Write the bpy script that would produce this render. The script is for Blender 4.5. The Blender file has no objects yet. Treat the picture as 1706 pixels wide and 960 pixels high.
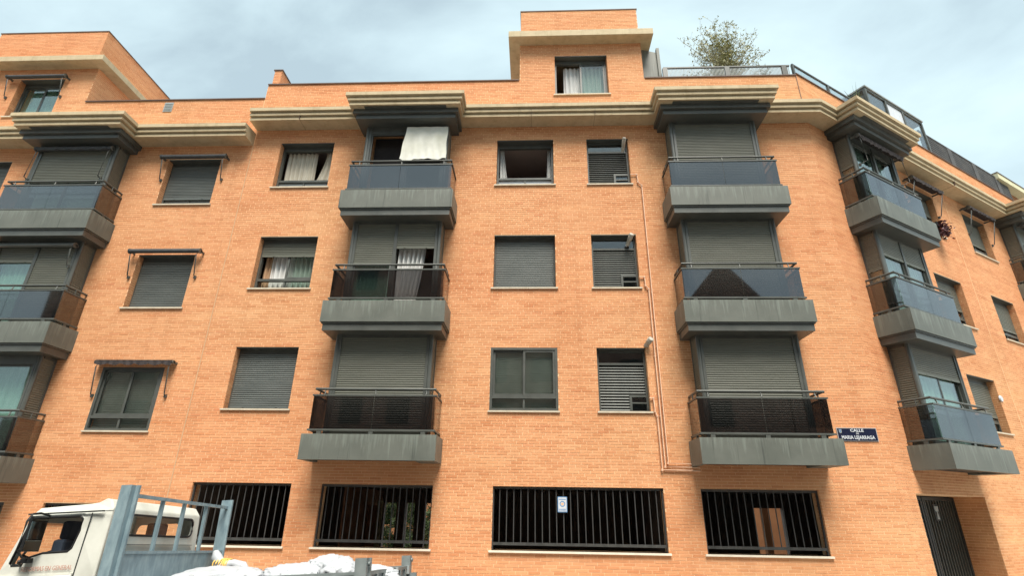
import bpy, bmesh, math, random
import numpy as np
from mathutils import Vector, Matrix
random.seed(7)
rng = np.random.RandomState(11)
sc = bpy.context.scene
col = sc.collection
PI = math.pi

# ------------------------------------------------------------------ camera
def look_matrix(loc, pitch, roll, yaw):
    cy, sy, cp, sp = math.cos(yaw), math.sin(yaw), math.cos(pitch), math.sin(pitch)
    F = Vector((sy*cp, cy*cp, sp)); R = Vector((cy, -sy, 0)); U = R.cross(F)
    R2 = R*math.cos(roll) + U*math.sin(roll); U2 = -R*math.sin(roll) + U*math.cos(roll)
    m = Matrix((R2, U2, -F)).transposed().to_4x4(); m.translation = loc
    return m
CAM = Vector((0.0, -11.4242, 1.6))
cam = bpy.data.cameras.new("camera"); camo = bpy.data.objects.new("camera", cam); col.objects.link(camo)
cam.sensor_width = 36.0; cam.lens = 36*879.215/1706; cam.clip_start = 0.05; cam.clip_end = 3000
camo.matrix_world = look_matrix(CAM, 0.393407, 0.0149411, -0.0444896)
sc.camera = camo

# ------------------------------------------------------------------ sky, sun, exposure
SUN_EL, SUN_AZ = math.radians(62), math.radians(168)      # azimuth measured from +Y clockwise
world = bpy.data.worlds.new("World"); sc.world = world; world.use_nodes = True
nt = world.node_tree; N = nt.nodes; L = nt.links; N.clear()
out = N.new('ShaderNodeOutputWorld'); bg = N.new('ShaderNodeBackground'); bg.inputs['Strength'].default_value = 0.1
sky = N.new('ShaderNodeTexSky'); sky.sky_type = 'NISHITA'; sky.sun_disc = False
sky.sun_elevation = SUN_EL; sky.sun_rotation = SUN_AZ; sky.air_density = 1.0; sky.dust_density = 2.0
tc = N.new('ShaderNodeTexCoord'); mp = N.new('ShaderNodeMapping')
mp.inputs['Rotation'].default_value = (0.3, 0.5, 0.9); mp.inputs['Scale'].default_value = (1.1, 3.0, 2.4)
n1 = N.new('ShaderNodeTexNoise'); n1.inputs['Scale'].default_value = 1.7; n1.inputs['Detail'].default_value = 7; n1.inputs['Roughness'].default_value = 0.52
n1.inputs['Distortion'].default_value = 0.25
cr = N.new('ShaderNodeValToRGB')
cr.color_ramp.elements[0].position = 0.34; cr.color_ramp.elements[0].color = (1.10, 1.40, 1.53, 1)
cr.color_ramp.elements[1].position = 0.66; cr.color_ramp.elements[1].color = (1.76, 2.20, 2.27, 1)
e = cr.color_ramp.elements.new(0.5); e.color = (1.45, 1.83, 1.94, 1)
mx = N.new('ShaderNodeMix'); mx.data_type = 'RGBA'; mx.inputs[0].default_value = 0.95
L.new(tc.outputs['Generated'], mp.inputs['Vector']); L.new(mp.outputs['Vector'], n1.inputs['Vector'])
L.new(n1.outputs['Fac'], cr.inputs['Fac']); L.new(sky.outputs['Color'], mx.inputs[6]); L.new(cr.outputs['Color'], mx.inputs[7])
L.new(mx.outputs[2], bg.inputs['Color']); L.new(bg.outputs['Background'], out.inputs['Surface'])
sun = bpy.data.lights.new("sun", 'SUN'); sun.energy = 1.5; sun.angle = math.radians(30); sun.color = (1.0, 0.93, 0.83)
suno = bpy.data.objects.new("sun", sun); col.objects.link(suno)
sd = Vector((math.sin(SUN_AZ)*math.cos(SUN_EL), math.cos(SUN_AZ)*math.cos(SUN_EL), math.sin(SUN_EL)))
suno.rotation_euler = (-sd).to_track_quat('-Z', 'Y').to_euler()
sc.view_settings.view_transform = 'Standard'; sc.view_settings.look = 'None'
sc.view_settings.exposure = 2.25; sc.view_settings.gamma = 1.0
sc.cycles.max_bounces = 8; sc.cycles.transparent_max_bounces = 16

# ------------------------------------------------------------------ materials
def new_mat(name):
    m = bpy.data.materials.new(name); m.use_nodes = True
    return m, m.node_tree.nodes, m.node_tree.links, m.node_tree.nodes['Principled BSDF']
def noise(n, l, vec, scale, detail=4, rough=0.5):
    t = n.new('ShaderNodeTexNoise'); t.inputs['Scale'].default_value = scale; t.inputs['Detail'].default_value = detail
    t.inputs['Roughness'].default_value = rough; l.new(vec, t.inputs['Vector']); return t.outputs['Fac']
def ramp(n, l, fac, stops):
    r = n.new('ShaderNodeValToRGB'); el = r.color_ramp.elements
    el[0].position, el[0].color = stops[0][0], (*stops[0][1], 1)
    el[1].position, el[1].color = stops[-1][0], (*stops[-1][1], 1)
    for p, c in stops[1:-1]:
        x = el.new(p); x.color = (*c, 1)
    l.new(fac, r.inputs['Fac']); return r.outputs['Color']
def mixc(n, l, a, b, fac, mode='MIX'):
    m = n.new('ShaderNodeMix'); m.data_type = 'RGBA'; m.blend_type = mode
    for s, v in ((m.inputs[0], fac), (m.inputs[6], a), (m.inputs[7], b)):
        if isinstance(v, (int, float)): s.default_value = v
        elif isinstance(v, tuple): s.default_value = (*v, 1)
        else: l.new(v, s)
    return m.outputs[2]
def mapped(n, l, scale=(1, 1, 1), src='world'):
    if src == 'world':
        g = n.new('ShaderNodeNewGeometry'); v = g.outputs['Position']
    else:
        g = n.new('ShaderNodeTexCoord'); v = g.outputs['Object']
    m = n.new('ShaderNodeMapping'); m.inputs['Scale'].default_value = scale; l.new(v, m.inputs['Vector']); return m.outputs['Vector']
def bump(n, l, p, h, strength=0.3, dist=0.01):
    b = n.new('ShaderNodeBump'); b.inputs['Strength'].default_value = strength; b.inputs['Distance'].default_value = dist
    l.new(h, b.inputs['Height']); l.new(b.outputs['Normal'], p.inputs['Normal'])

def make_brick():
    m, n, l, p = new_mat('brick_clay')
    geo = n.new('ShaderNodeNewGeometry'); oi = n.new('ShaderNodeObjectInfo')
    ad = n.new('ShaderNodeMath'); ad.operation = 'ADD'; l.new(geo.outputs['Random Per Island'], ad.inputs[0]); l.new(oi.outputs['Random'], ad.inputs[1])
    fr = n.new('ShaderNodeMath'); fr.operation = 'FRACT'; l.new(ad.outputs[0], fr.inputs[0])
    c = ramp(n, l, fr.outputs[0], [(0, (.62, .275, .128)), (.08, (.66, .31, .15)), (.4, (.69, .335, .165)), (.7, (.71, .355, .178)), (.93, (.72, .37, .19)), (1, (.65, .285, .14))])
    big = noise(n, l, mapped(n, l, (.45, .45, 1.3)), 1.0, 5, .6)
    tint = ramp(n, l, big, [(.3, (.90, .82, .76)), (.5, (1, 1, 1)), (.7, (1.03, 1.06, 1.06))])
    c = mixc(n, l, c, tint, 1.0, 'MULTIPLY')
    bands = noise(n, l, mapped(n, l, (.35, .35, 9)), 1.0, 3, .6)
    c = mixc(n, l, c, ramp(n, l, bands, [(.33, (.88, .81, .77)), (.52, (1, 1, 1)), (.75, (1.03, 1.04, 1.0))]), .8, 'MULTIPLY')
    patch = noise(n, l, mapped(n, l, (.16, .16, .22)), 1.0, 3, .5)
    c = mixc(n, l, c, ramp(n, l, patch, [(.35, (1.02, .96, .94)), (.52, (1, 1.01, 1.01)), (.66, (.98, 1.05, 1.04))]), 1.0, 'MULTIPLY')
    drip = noise(n, l, mapped(n, l, (2.6, 2.6, .22)), 1.0, 5, .62)
    c = mixc(n, l, c, ramp(n, l, drip, [(.36, (.84, .80, .77)), (.47, (1, 1, 1)), (.7, (1.0, 1.0, 1.0))]), .5, 'MULTIPLY')
    f = noise(n, l, mapped(n, l, (1, 1, 1)), 60, 3)
    c = mixc(n, l, c, ramp(n, l, f, [(.3, (.86, .84, .82)), (.7, (1.08, 1.08, 1.08))]), .7, 'MULTIPLY')
    l.new(c, p.inputs['Base Color']); p.inputs['Roughness'].default_value = .85; p.inputs['Specular IOR Level'].default_value = .25
    bump(n, l, p, f, .25, .003)
    return m
def make_mortar():
    m, n, l, p = new_mat('mortar')
    f = noise(n, l, mapped(n, l, (1, 1, 1)), 25, 4)
    big = noise(n, l, mapped(n, l, (.5, .5, 1.2)), 1.0, 4, .6)
    c = ramp(n, l, f, [(.3, (.82, .53, .30)), (.7, (.88, .59, .35))])
    c = mixc(n, l, c, ramp(n, l, big, [(.3, (.85, .8, .75)), (.6, (1, 1, 1))]), 1.0, 'MULTIPLY')
    l.new(c, p.inputs['Base Color']); p.inputs['Roughness'].default_value = .95; return m
def make_plain(name, a, b, rough=.6, scale=3.0, metallic=0, spec=.4, bumps=0, mapping=(1, 1, 1), rr=None):
    m, n, l, p = new_mat(name)
    v = mapped(n, l, mapping, 'object')
    f = noise(n, l, v, scale, 5, .6)
    c = ramp(n, l, f, [(.3, a), (.7, b)])
    l.new(c, p.inputs['Base Color']); p.inputs['Roughness'].default_value = rough; p.inputs['Metallic'].default_value = metallic
    p.inputs['Specular IOR Level'].default_value = spec
    if rr:
        mr = n.new('ShaderNodeMapRange'); mr.inputs['To Min'].default_value = rr[0]; mr.inputs['To Max'].default_value = rr[1]
        l.new(f, mr.inputs['Value']); l.new(mr.outputs[0], p.inputs['Roughness'])
    if bumps: bump(n, l, p, noise(n, l, v, scale*8, 3), bumps, .004)
    return m
def make_tray_metal():
    m, n, l, p = new_mat('tray_cladding_paint')
    base = ramp(n, l, noise(n, l, mapped(n, l, (1, 1, 1)), 2.2, 4), [(.3, (.110, .120, .104)), (.7, (.144, .154, .134))])
    vs = noise(n, l, mapped(n, l, (7, 7, .5)), 2.0, 5, .65)           # rain streaks
    tcn = n.new('ShaderNodeTexCoord'); sep = n.new('ShaderNodeSeparateXYZ'); l.new(tcn.outputs['Generated'], sep.inputs[0])
    st = n.new('ShaderNodeMath'); st.operation = 'MULTIPLY_ADD'; st.inputs[1].default_value = .20; st.inputs[2].default_value = 0
    l.new(sep.outputs['Z'], st.inputs[0])
    sm = n.new('ShaderNodeMath'); sm.operation = 'ADD'; l.new(vs, sm.inputs[0]); l.new(st.outputs[0], sm.inputs[1])
    pale = ramp(n, l, sm.outputs[0], [(.62, (0, 0, 0)), (.78, (1, 1, 1))])
    c = mixc(n, l, base, (.22, .25, .22), mixc(n, l, (0, 0, 0), pale, .5))
    vd = noise(n, l, mapped(n, l, (9, 9, .35)), 1.6, 4, .6)
    dk = ramp(n, l, vd, [(.6, (0, 0, 0)), (.72, (1, 1, 1))])
    c = mixc(n, l, c, (.055, .062, .055), mixc(n, l, (0, 0, 0), dk, .7))
    l.new(c, p.inputs['Base Color']); p.inputs['Roughness'].default_value = .5; p.inputs['Specular IOR Level'].default_value = .35
    return m
def make_glass(name, tint, f0=.06, gain=1.0, rough=.015, wave=0.0):
    m, n, l, p = new_mat(name); n.remove(p)
    o = n['Material Output']; tr = n.new('ShaderNodeBsdfTransparent'); tr.inputs['Color'].default_value = (*tint, 1)
    gl = n.new('ShaderNodeBsdfGlossy'); gl.inputs['Roughness'].default_value = rough; gl.inputs['Color'].default_value = (.96, .98, 1, 1)
    fc = n.new('ShaderNodeLayerWeight'); fc.inputs['Blend'].default_value = .5
    lw = n.new('ShaderNodeMath'); lw.operation = 'POWER'; lw.inputs[1].default_value = 4.0; l.new(fc.outputs['Facing'], lw.inputs[0])
    ma = n.new('ShaderNodeMath'); ma.operation = 'MULTIPLY_ADD'; ma.inputs[1].default_value = gain; ma.inputs[2].default_value = f0; ma.use_clamp = True
    l.new(lw.outputs[0], ma.inputs[0])
    if wave:
        b = n.new('ShaderNodeBump'); b.inputs['Strength'].default_value = wave; b.inputs['Distance'].default_value = .02
        l.new(noise(n, l, mapped(n, l, (1, 1, 1)), 1.3, 2), b.inputs['Height']); l.new(b.outputs[0], gl.inputs['Normal'])
    mx_ = n.new('ShaderNodeMixShader'); l.new(ma.outputs[0], mx_.inputs[0]); l.new(tr.outputs[0], mx_.inputs[1]); l.new(gl.outputs[0], mx_.inputs[2])
    l.new(mx_.outputs[0], o.inputs['Surface']); return m
def make_cloth(name, a, b, translucent=.0):
    m, n, l, p = new_mat(name)
    v = mapped(n, l, (6, 6, .7), 'object')
    c = ramp(n, l, noise(n, l, v, 2.5, 5, .6), [(.3, a), (.7, b)])
    l.new(c, p.inputs['Base Color']); p.inputs['Roughness'].default_value = .95; p.inputs['Specular IOR Level'].default_value = .1
    return m
def make_foliage(name, a, b, c3):
    m, n, l, p = new_mat(name)
    geo = n.new('ShaderNodeNewGeometry')
    c = ramp(n, l, geo.outputs['Random Per Island'], [(0, a), (.5, b), (1, c3)])
    l.new(c, p.inputs['Base Color']); p.inputs['Roughness'].default_value = .6
    return m
BRICK = make_brick(); MORTAR = make_mortar()
def make_stone():
    m = make_plain('cornice_stone', (.46, .37, .235), (.55, .46, .30), .8, 2.5, bumps=.25, mapping=(1, 1, 3)); n, l = m.node_tree.nodes, m.node_tree.links; p = n['Principled BSDF']
    c = p.inputs['Base Color'].links[0].from_socket
    d = ramp(n, l, noise(n, l, mapped(n, l, (5, 5, .8)), 1.4, 6, .65), [(.30, (.66, .62, .55)), (.5, (.98, .97, .95)), (.72, (1.08, 1.06, 1.04))])
    l.new(mixc(n, l, c, d, .5, 'MULTIPLY'), p.inputs['Base Color']); return m
STONE = make_stone()
SILL = make_plain('sill_stone', (.50, .43, .32), (.62, .55, .43), .75, 6)
PALESILL = make_plain('pale_sill_stone', (.68, .62, .50), (.80, .73, .60), .7, 6)
METAL = make_plain('grey_green_window_metal', (.066, .071, .064), (.096, .102, .092), .42, 3, spec=.5, rr=(.3, .5))
TRAY = make_tray_metal()
SHUT = make_plain('roller_shutter_slats', (.125, .130, .105), (.160, .165, .135), .45, 4, spec=.45, mapping=(.4, 1, 3))
SHUTG = make_plain('greyer_shutter_slats', (.105, .118, .112), (.150, .164, .155), .45, 4, spec=.45, mapping=(.4, 1, 3))
DARKM = make_plain('dark_metal', (.020, .024, .024), (.035, .040, .040), .5, 5)
BARM = make_plain('grille_bar_paint', (.040, .041, .040), (.070, .070, .067), .45, 8)
BLACK = make_plain('black_plastic', (.008, .008, .009), (.016, .016, .017), .5, 5)
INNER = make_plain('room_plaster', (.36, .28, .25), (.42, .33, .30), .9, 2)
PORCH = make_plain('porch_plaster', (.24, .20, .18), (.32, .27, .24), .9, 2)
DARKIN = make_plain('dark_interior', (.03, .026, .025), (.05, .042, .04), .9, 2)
SMOKE = make_glass('smoked_balcony_glass', (.42, .415, .42), .12, .75, .03, 0)
PANE = make_glass('window_glass', (.84, .87, .85), .09, .9, .01, .04)
BROWNW = make_plain('brown_wood', (.42, .22, .13), (.52, .29, .18), .7, 3)
MIRROR = make_plain('mirror_silver', (.55, .55, .55), (.6, .6, .6), .04, 2, metallic=1)
CLEAR = make_glass('clear_car_glass', (.93, .95, .94), .035, .8, .01)
GREENPANE = make_glass('greenish_window_glass', (.76, .86, .82), .12, .9, .01, .06)
CURT = make_cloth('cream_curtain', (.55, .50, .40), (.72, .68, .58))
CURTG = make_cloth('pale_green_curtain', (.50, .60, .545), (.66, .75, .69))
CURTW = make_cloth('white_curtain', (.66, .66, .64), (.80, .80, .78))
CURTO = make_cloth('ochre_curtain', (.45, .28, .17), (.55, .36, .22))
SHEET = make_plain('stained_white_sheet', (.60, .60, .50), (.78, .78, .73), .95, 2, spec=.1, bumps=.3)
AWN = make_plain('awning_fabric', (.045, .048, .050), (.075, .078, .082), .8, 5)
AWNR = make_plain('maroon_awning_fabric', (.026, .022, .022), (.052, .040, .039), .85, 9)
JOINT = make_plain('joint_sealant', (.50, .30, .17), (.62, .40, .23), .8, 2)
PIPE = make_plain('copper_pipe_painted', (.66, .40, .26), (.78, .52, .36), .5, 8)
FLUE = make_plain('flue_aluminium', (.34, .32, .27), (.50, .48, .42), .45, 8)
LOUV = make_plain('louvre_paint', (.17, .18, .17), (.23, .24, .22), .45, 5)
BLIND = make_plain('grey_blind', (.34, .36, .33), (.44, .46, .42), .7, 3)
ASPH = make_plain('asphalt', (.04, .04, .042), (.062, .06, .06), .9, 30, bumps=.4)
PAVE = make_plain('pavement_tiles', (.34, .32, .29), (.43, .40, .36), .9, 5)
KERB = make_plain('kerb_granite', (.28, .27, .26), (.38, .37, .36), .85, 12)
WPAINT = make_plain('truck_white_paint', (.50, .51, .455), (.67, .68, .62), .38, 2.6, spec=.5, bumps=0)
BPAINT = make_plain('truck_blue_paint', (.135, .20, .235), (.25, .335, .365), .5, 7, bumps=.35, mapping=(2, 2, .7))
GPAINT = make_plain('truck_grey_side', (.13, .155, .155), (.22, .25, .25), .5, 6)
SACK = make_plain('white_sack', (.36, .385, .41), (.46, .485, .51), .6, 5, bumps=.5)
BLUEP = make_plain('blue_print', (.09, .21, .42), (.16, .32, .55), .6, 12)
YEL = make_plain('yellow_cord', (.70, .42, .08), (.85, .58, .16), .7, 10)
ENAM = make_plain('blue_enamel', (.010, .014, .035), (.016, .020, .05), .25, 3)
WHITE = make_plain('white_enamel', (.55, .58, .62), (.62, .65, .68), .35, 5)
SIGNB = make_plain('sign_border', (.30, .30, .30), (.45, .45, .45), .4, 5)
LEAF = make_foliage('green_leaves', (.05, .085, .03), (.09, .14, .045), (.16, .21, .08))
LEAFP = make_foliage('pale_olive_leaves', (.28, .28, .13), (.40, .40, .20), (.50, .48, .28))
LEAFY = make_foliage('yellow_green_leaves', (.14, .15, .03), (.24, .23, .05), (.32, .29, .09))
LEAFR = make_foliage('purple_leaves', (.05, .015, .022), (.09, .03, .035), (.13, .05, .05))
STEM = make_plain('twig_bark', (.24, .22, .15), (.34, .31, .22), .9, 10)
TERRA = make_plain('terracotta', (.30, .13, .07), (.38, .17, .09), .9, 10)
FROST = make_glass('frosted_screen_glass', (.80, .84, .84), .10, .8, .25)
RENDER = make_plain('cream_render', (.52, .50, .33), (.60, .58, .40), .9, 2)
ORANGE = make_plain('orange_render', (.26, .115, .05), (.33, .15, .07), .9, 2)
OPP = make_plain('opposite_brick', (.15, .105, .09), (.22, .155, .13), .9, 1)
RED = make_plain('faded_red_lettering', (.42, .22, .17), (.50, .30, .24), .7, 20)
SEAT = make_plain('navy_seat_fabric', (.02, .03, .05), (.035, .045, .07), .8, 6)
TYRE = make_plain('rubber', (.015, .015, .015), (.025, .025, .025), .85, 10)
LEDGE = make_plain('dark_coping', (.10, .065, .05), (.15, .10, .08), .7, 5)
PANELW = make_plain('weathered_screen_panel', (.05, .052, .055), (.11, .105, .10), .7, 2.2)
LIGHTM = make_plain('light_grey_metal', (.26, .29, .29), (.34, .37, .37), .45, 5)

# ------------------------------------------------------------------ mesh builder
class MB:
    def __init__(s): s.v = []; s.f = []; s.sm = []
    def add(s, vs, fs, smooth=False):
        b = len(s.v); s.v += [tuple(x) for x in vs]; s.f += [tuple(i+b for i in f) for f in fs]; s.sm += [smooth]*len(fs); return s
    def box(s, x0, x1, y0, y1, z0, z1):
        return s.add([(x0, y0, z0), (x1, y0, z0), (x1, y1, z0), (x0, y1, z0), (x0, y0, z1), (x1, y0, z1), (x1, y1, z1), (x0, y1, z1)],
                     [(0, 3, 2, 1), (4, 5, 6, 7), (0, 1, 5, 4), (1, 2, 6, 5), (2, 3, 7, 6), (3, 0, 4, 7)])
    def quad(s, a, b, c, d): return s.add([a, b, c, d], [(0, 1, 2, 3)])
    def sweep(s, prof, x0, x1, smooth=False, caps=True):      # profile in (y,z), run along x
        n = len(prof); s.add([(x0, y, z) for y, z in prof] + [(x1, y, z) for y, z in prof],
                             [(i, (i+1) % n, n+(i+1) % n, n+i) for i in range(n)], smooth)
        if caps: s.add([(x0, y, z) for y, z in prof], [tuple(range(n))[::-1]]); s.add([(x1, y, z) for y, z in prof], [tuple(range(n))])
        return s
    def prism(s, poly, z0, z1):                              # poly in (x,y)
        n = len(poly); s.add([(x, y, z0) for x, y in poly] + [(x, y, z1) for x, y in poly],
                             [(i, (i+1) % n, n+(i+1) % n, n+i) for i in range(n)] + [tuple(range(n))[::-1], tuple(range(n, 2*n))]); return s
    def tube(s, pts, r, n=8, caps=True, radii=None):
        P = [Vector(p) for p in pts]; rings = []
        up0 = Vector((0, 0, 1))
        for i, p in enumerate(P):
            t = (P[min(i+1, len(P)-1)] - P[max(i-1, 0)]).normalized()
            u = t.cross(up0)
            if u.length < 1e-3: u = t.cross(Vector((1, 0, 0)))
            u.normalize(); w = u.cross(t); rr = radii[i] if radii else r
            rings.append([p + (u*math.cos(2*PI*k/n) + w*math.sin(2*PI*k/n))*rr for k in range(n)])
        b = [x for rg in rings for x in rg]
        f = [(i*n+k, i*n+(k+1) % n, (i+1)*n+(k+1) % n, (i+1)*n+k) for i in range(len(P)-1) for k in range(n)]
        s.add(b, f, True)
        if caps and n > 2: s.add(rings[0], [tuple(range(n))]); s.add(rings[-1], [tuple(range(n))[::-1]])
        return s
    def mesh(s, name, mat):
        me = bpy.data.meshes.new(name); me.from_pydata(s.v, [], s.f); me.polygons.foreach_set('use_smooth', s.sm)
        me.materials.append(mat); me.update(); return me
    def build(s, name, mat, parent=None, loc=(0, 0, 0), rz=0, bevel=0):
        me = s.mesh(name, mat)
        if bevel:
            bm = bmesh.new(); bm.from_mesh(me); bmesh.ops.remove_doubles(bm, verts=bm.verts, dist=1e-5)
            bmesh.ops.bevel(bm, geom=[e for e in bm.edges if len(e.link_faces) == 2 and e.calc_face_angle(0) > .5], offset=bevel, segments=2, affect='EDGES', profile=.6)
            bm.to_mesh(me); bm.free()
        return link(me, name, parent, loc, rz)
def link(me, name, parent=None, loc=(0, 0, 0), rz=0):
    o = bpy.data.objects.new(name, me); col.objects.link(o); o.location = loc; o.rotation_euler = (0, 0, rz)
    if parent: o.parent = parent
    return o
def thing(name, label, cat, loc=(0, 0, 0), rz=0, group=None):
    o = bpy.data.objects.new(name, None); col.objects.link(o); o.empty_display_size = .2
    o.location = loc; o.rotation_euler = (0, 0, rz); return tag(o, label, cat, group)
def tag(o, label, cat, group=None):
    o['label'] = label; o['category'] = cat
    if group: o['group'] = group
    return o
def struct(o): o['kind'] = 'structure'; return o
def stuff(o): o['kind'] = 'stuff'; return o

KX = 7.194; TH = math.radians(31.0); H = 2.85; DL = -0.49
class Frame:                                              # x along the wall, -y out of it
    def __init__(s, x, y, rz): s.o = Vector((x, y, 0)); s.rz = rz
    def w(s, x, y, z): c, n = math.cos(s.rz), math.sin(s.rz); return Vector((s.o.x + c*x - n*y, s.o.y + n*x + c*y, z))
FM = Frame(0, 0, 0); FW = Frame(KX, 0, TH)

# ------------------------------------------------------------------ ground
def gz(x, y):                                             # the street falls towards the left
    return -0.42 + 0.042*(x-6)
gr = MB(); 
def sheet(mb, x0, x1, y0, y1, dz, nx=12):
    for i in range(nx):
        a, b = x0+(x1-x0)*i/nx, x0+(x1-x0)*(i+1)/nx
        mb.quad((a, y0, gz(max(-40, min(40, a)), 0)+dz), (b, y0, gz(max(-40, min(40, b)), 0)+dz), (b, y1, gz(max(-40, min(40, b)), 0)+dz), (a, y1, gz(max(-40, min(40, a)), 0)+dz))
sheet(gr, -1500, 1500, -1500, 1500, -0.16, 3)
g = MB(); 
for a, b in ((-1500, -40), (-40, 40), (40, 1500)):
    za, zb = gz(max(-40, a), 0)-.2, gz(min(40, b), 0)-.2
    g.quad((a, -1500, za), (b, -1500, zb), (b, 1500, zb), (a, 1500, za))
struct(g.build('ground', PAVE))
r = MB(); sheet(r, -40, 40, -9.2, -2.2, -0.15); struct(r.build('road', ASPH))
def slabwalk(name, y0, y1, mat):
    m = MB(); 
    for i in range(16):
        a, b = -40+5*i, -35+5*i; za, zb = gz(a, 0), gz(b, 0)
        m.add([(a, y0, za-.25), (b, y0, zb-.25), (b, y1, zb-.25), (a, y1, za-.25), (a, y0, za), (b, y0, zb), (b, y1, zb), (a, y1, za)],
              [(0, 3, 2, 1), (4, 5, 6, 7), (0, 1, 5, 4), (1, 2, 6, 5), (2, 3, 7, 6), (3, 0, 4, 7)])
    return struct(m.build(name, mat))
slabwalk('pavement', -2.05, 30, PAVE); slabwalk('kerb', -2.2, -2.05, KERB)
slabwalk('far_pavement', -14.0, -9.35, PAVE); slabwalk('far_kerb', -9.35, -9.2, KERB)

# ------------------------------------------------------------------ buildings
MAIN = thing('apartment_building', 'orange brick apartment block filling the centre and turning the corner to the right, beige cornice', 'apartment building')
LEFT = thing('apartment_building', 'neighbouring brick block at the left edge, its cornice and floors a step lower', 'apartment building', (-7.56, 0, 0))
def P_(b, fr, x=0, y=0, z=0):                              # location of a child of building b given in frame coordinates
    return fr.w(x, y, z) - b.location

def sub_rects(rect, holes):
    rs = [rect]
    for h in holes:
        o = []
        for x0, x1, z0, z1 in rs:
            if h[1] <= x0 or h[0] >= x1 or h[3] <= z0 or h[2] >= z1: o.append((x0, x1, z0, z1)); continue
            if h[0] > x0: o.append((x0, h[0], z0, z1))
            if h[1] < x1: o.append((h[1], x1, z0, z1))
            a, b = max(x0, h[0]), min(x1, h[1])
            if h[2] > z0: o.append((a, b, z0, h[2]))
            if h[3] < z1: o.append((a, b, h[3], z1))
        rs = o
    return rs
CP, BL, JT, PROUD = .0575, .242, .0115, .004
def brick_rects(x0, x1, z0, z1, holes, seed=0):
    out_ = []; r = random.Random(seed)
    k0, k1 = int(math.floor(z0/CP)), int(math.ceil(z1/CP))
    for k in range(k0, k1):
        za, zb = max(z0, k*CP+JT/2), min(z1, (k+1)*CP-JT/2)
        if zb-za < .012: continue
        hs = [h for h in holes if h[2] < zb and h[3] > za]
        off = (k % 2)*BL/2 + (BL*.25 if (k//2) % 3 == 1 else 0)
        i = math.floor((x0-off)/BL)
        while i*BL+off < x1:
            a, b = max(x0, i*BL+off+JT/2), min(x1, (i+1)*BL+off-JT/2); i += 1
            if b-a < .02: continue
            full = (b-a > BL-JT-.001) and (zb-za > CP-JT-.001)
            if hs:
                sub = sub_rects((a, b, za, zb), hs)
                full = full and len(sub) == 1 and sub[0] == (a, b, za, zb)
                for q in sub:
                    if q[1]-q[0] > .015 and q[3]-q[2] > .01: out_.append((*q, full))
            else: out_.append((a, b, za, zb, full))
    return out_
class BrickField:                                         # collects bricks of one building
    def __init__(s, b): s.b = b; s.big = []; s.list = []
    def wall(s, fr, x0, x1, z0, z1, holes, seed=0):
        s.list += [(fr, q) for q in brick_rects(x0, x1, z0, z1, holes, seed)]
    def finish(s, single_filter):
        rnd = random.Random(5); cand = []
        for i, (fr, q) in enumerate(s.list):
            if q[4]:
                p = fr.w((q[0]+q[1])/2, 0, (q[2]+q[3])/2); v = single_filter(p, fr)
                if v: cand.append((-v, i))
        cand.sort(); chosen = {i for _, i in cand[:300]}
        m = MB(); m.box(-(BL-JT)/2, (BL-JT)/2, -PROUD, .01, -(CP-JT)/2, (CP-JT)/2); me = m.mesh('brick', BRICK)
        V = []; F = []; nb = 0
        for i, (fr, q) in enumerate(s.list):
            j = rnd.uniform(-.0012, .0012)
            if i in chosen:
                o = link(me, 'brick', s.b, P_(s.b, fr, (q[0]+q[1])/2, j, (q[2]+q[3])/2), fr.rz); continue
            a, b, c, d = q[:4]; y = -PROUD+j
            for (x, yy, z) in ((a, y, c), (b, y, c), (b, y, d), (a, y, d), (a, .004, c), (b, .004, c), (b, .004, d), (a, .004, d)):
                w = fr.w(x, yy, z) - s.b.location; V.append((w.x, w.y, w.z))
            F += [(nb, nb+1, nb+2, nb+3), (nb+1, nb, nb+4, nb+5), (nb+2, nb+1, nb+5, nb+6), (nb+3, nb+2, nb+6, nb+7), (nb, nb+3, nb+7, nb+4)]; nb += 8
        me2 = bpy.data.meshes.new('brickwork'); me2.from_pydata(V, [], F); me2.materials.append(BRICK); me2.update()
        return stuff(link(me2, 'brickwork', s.b))
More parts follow.
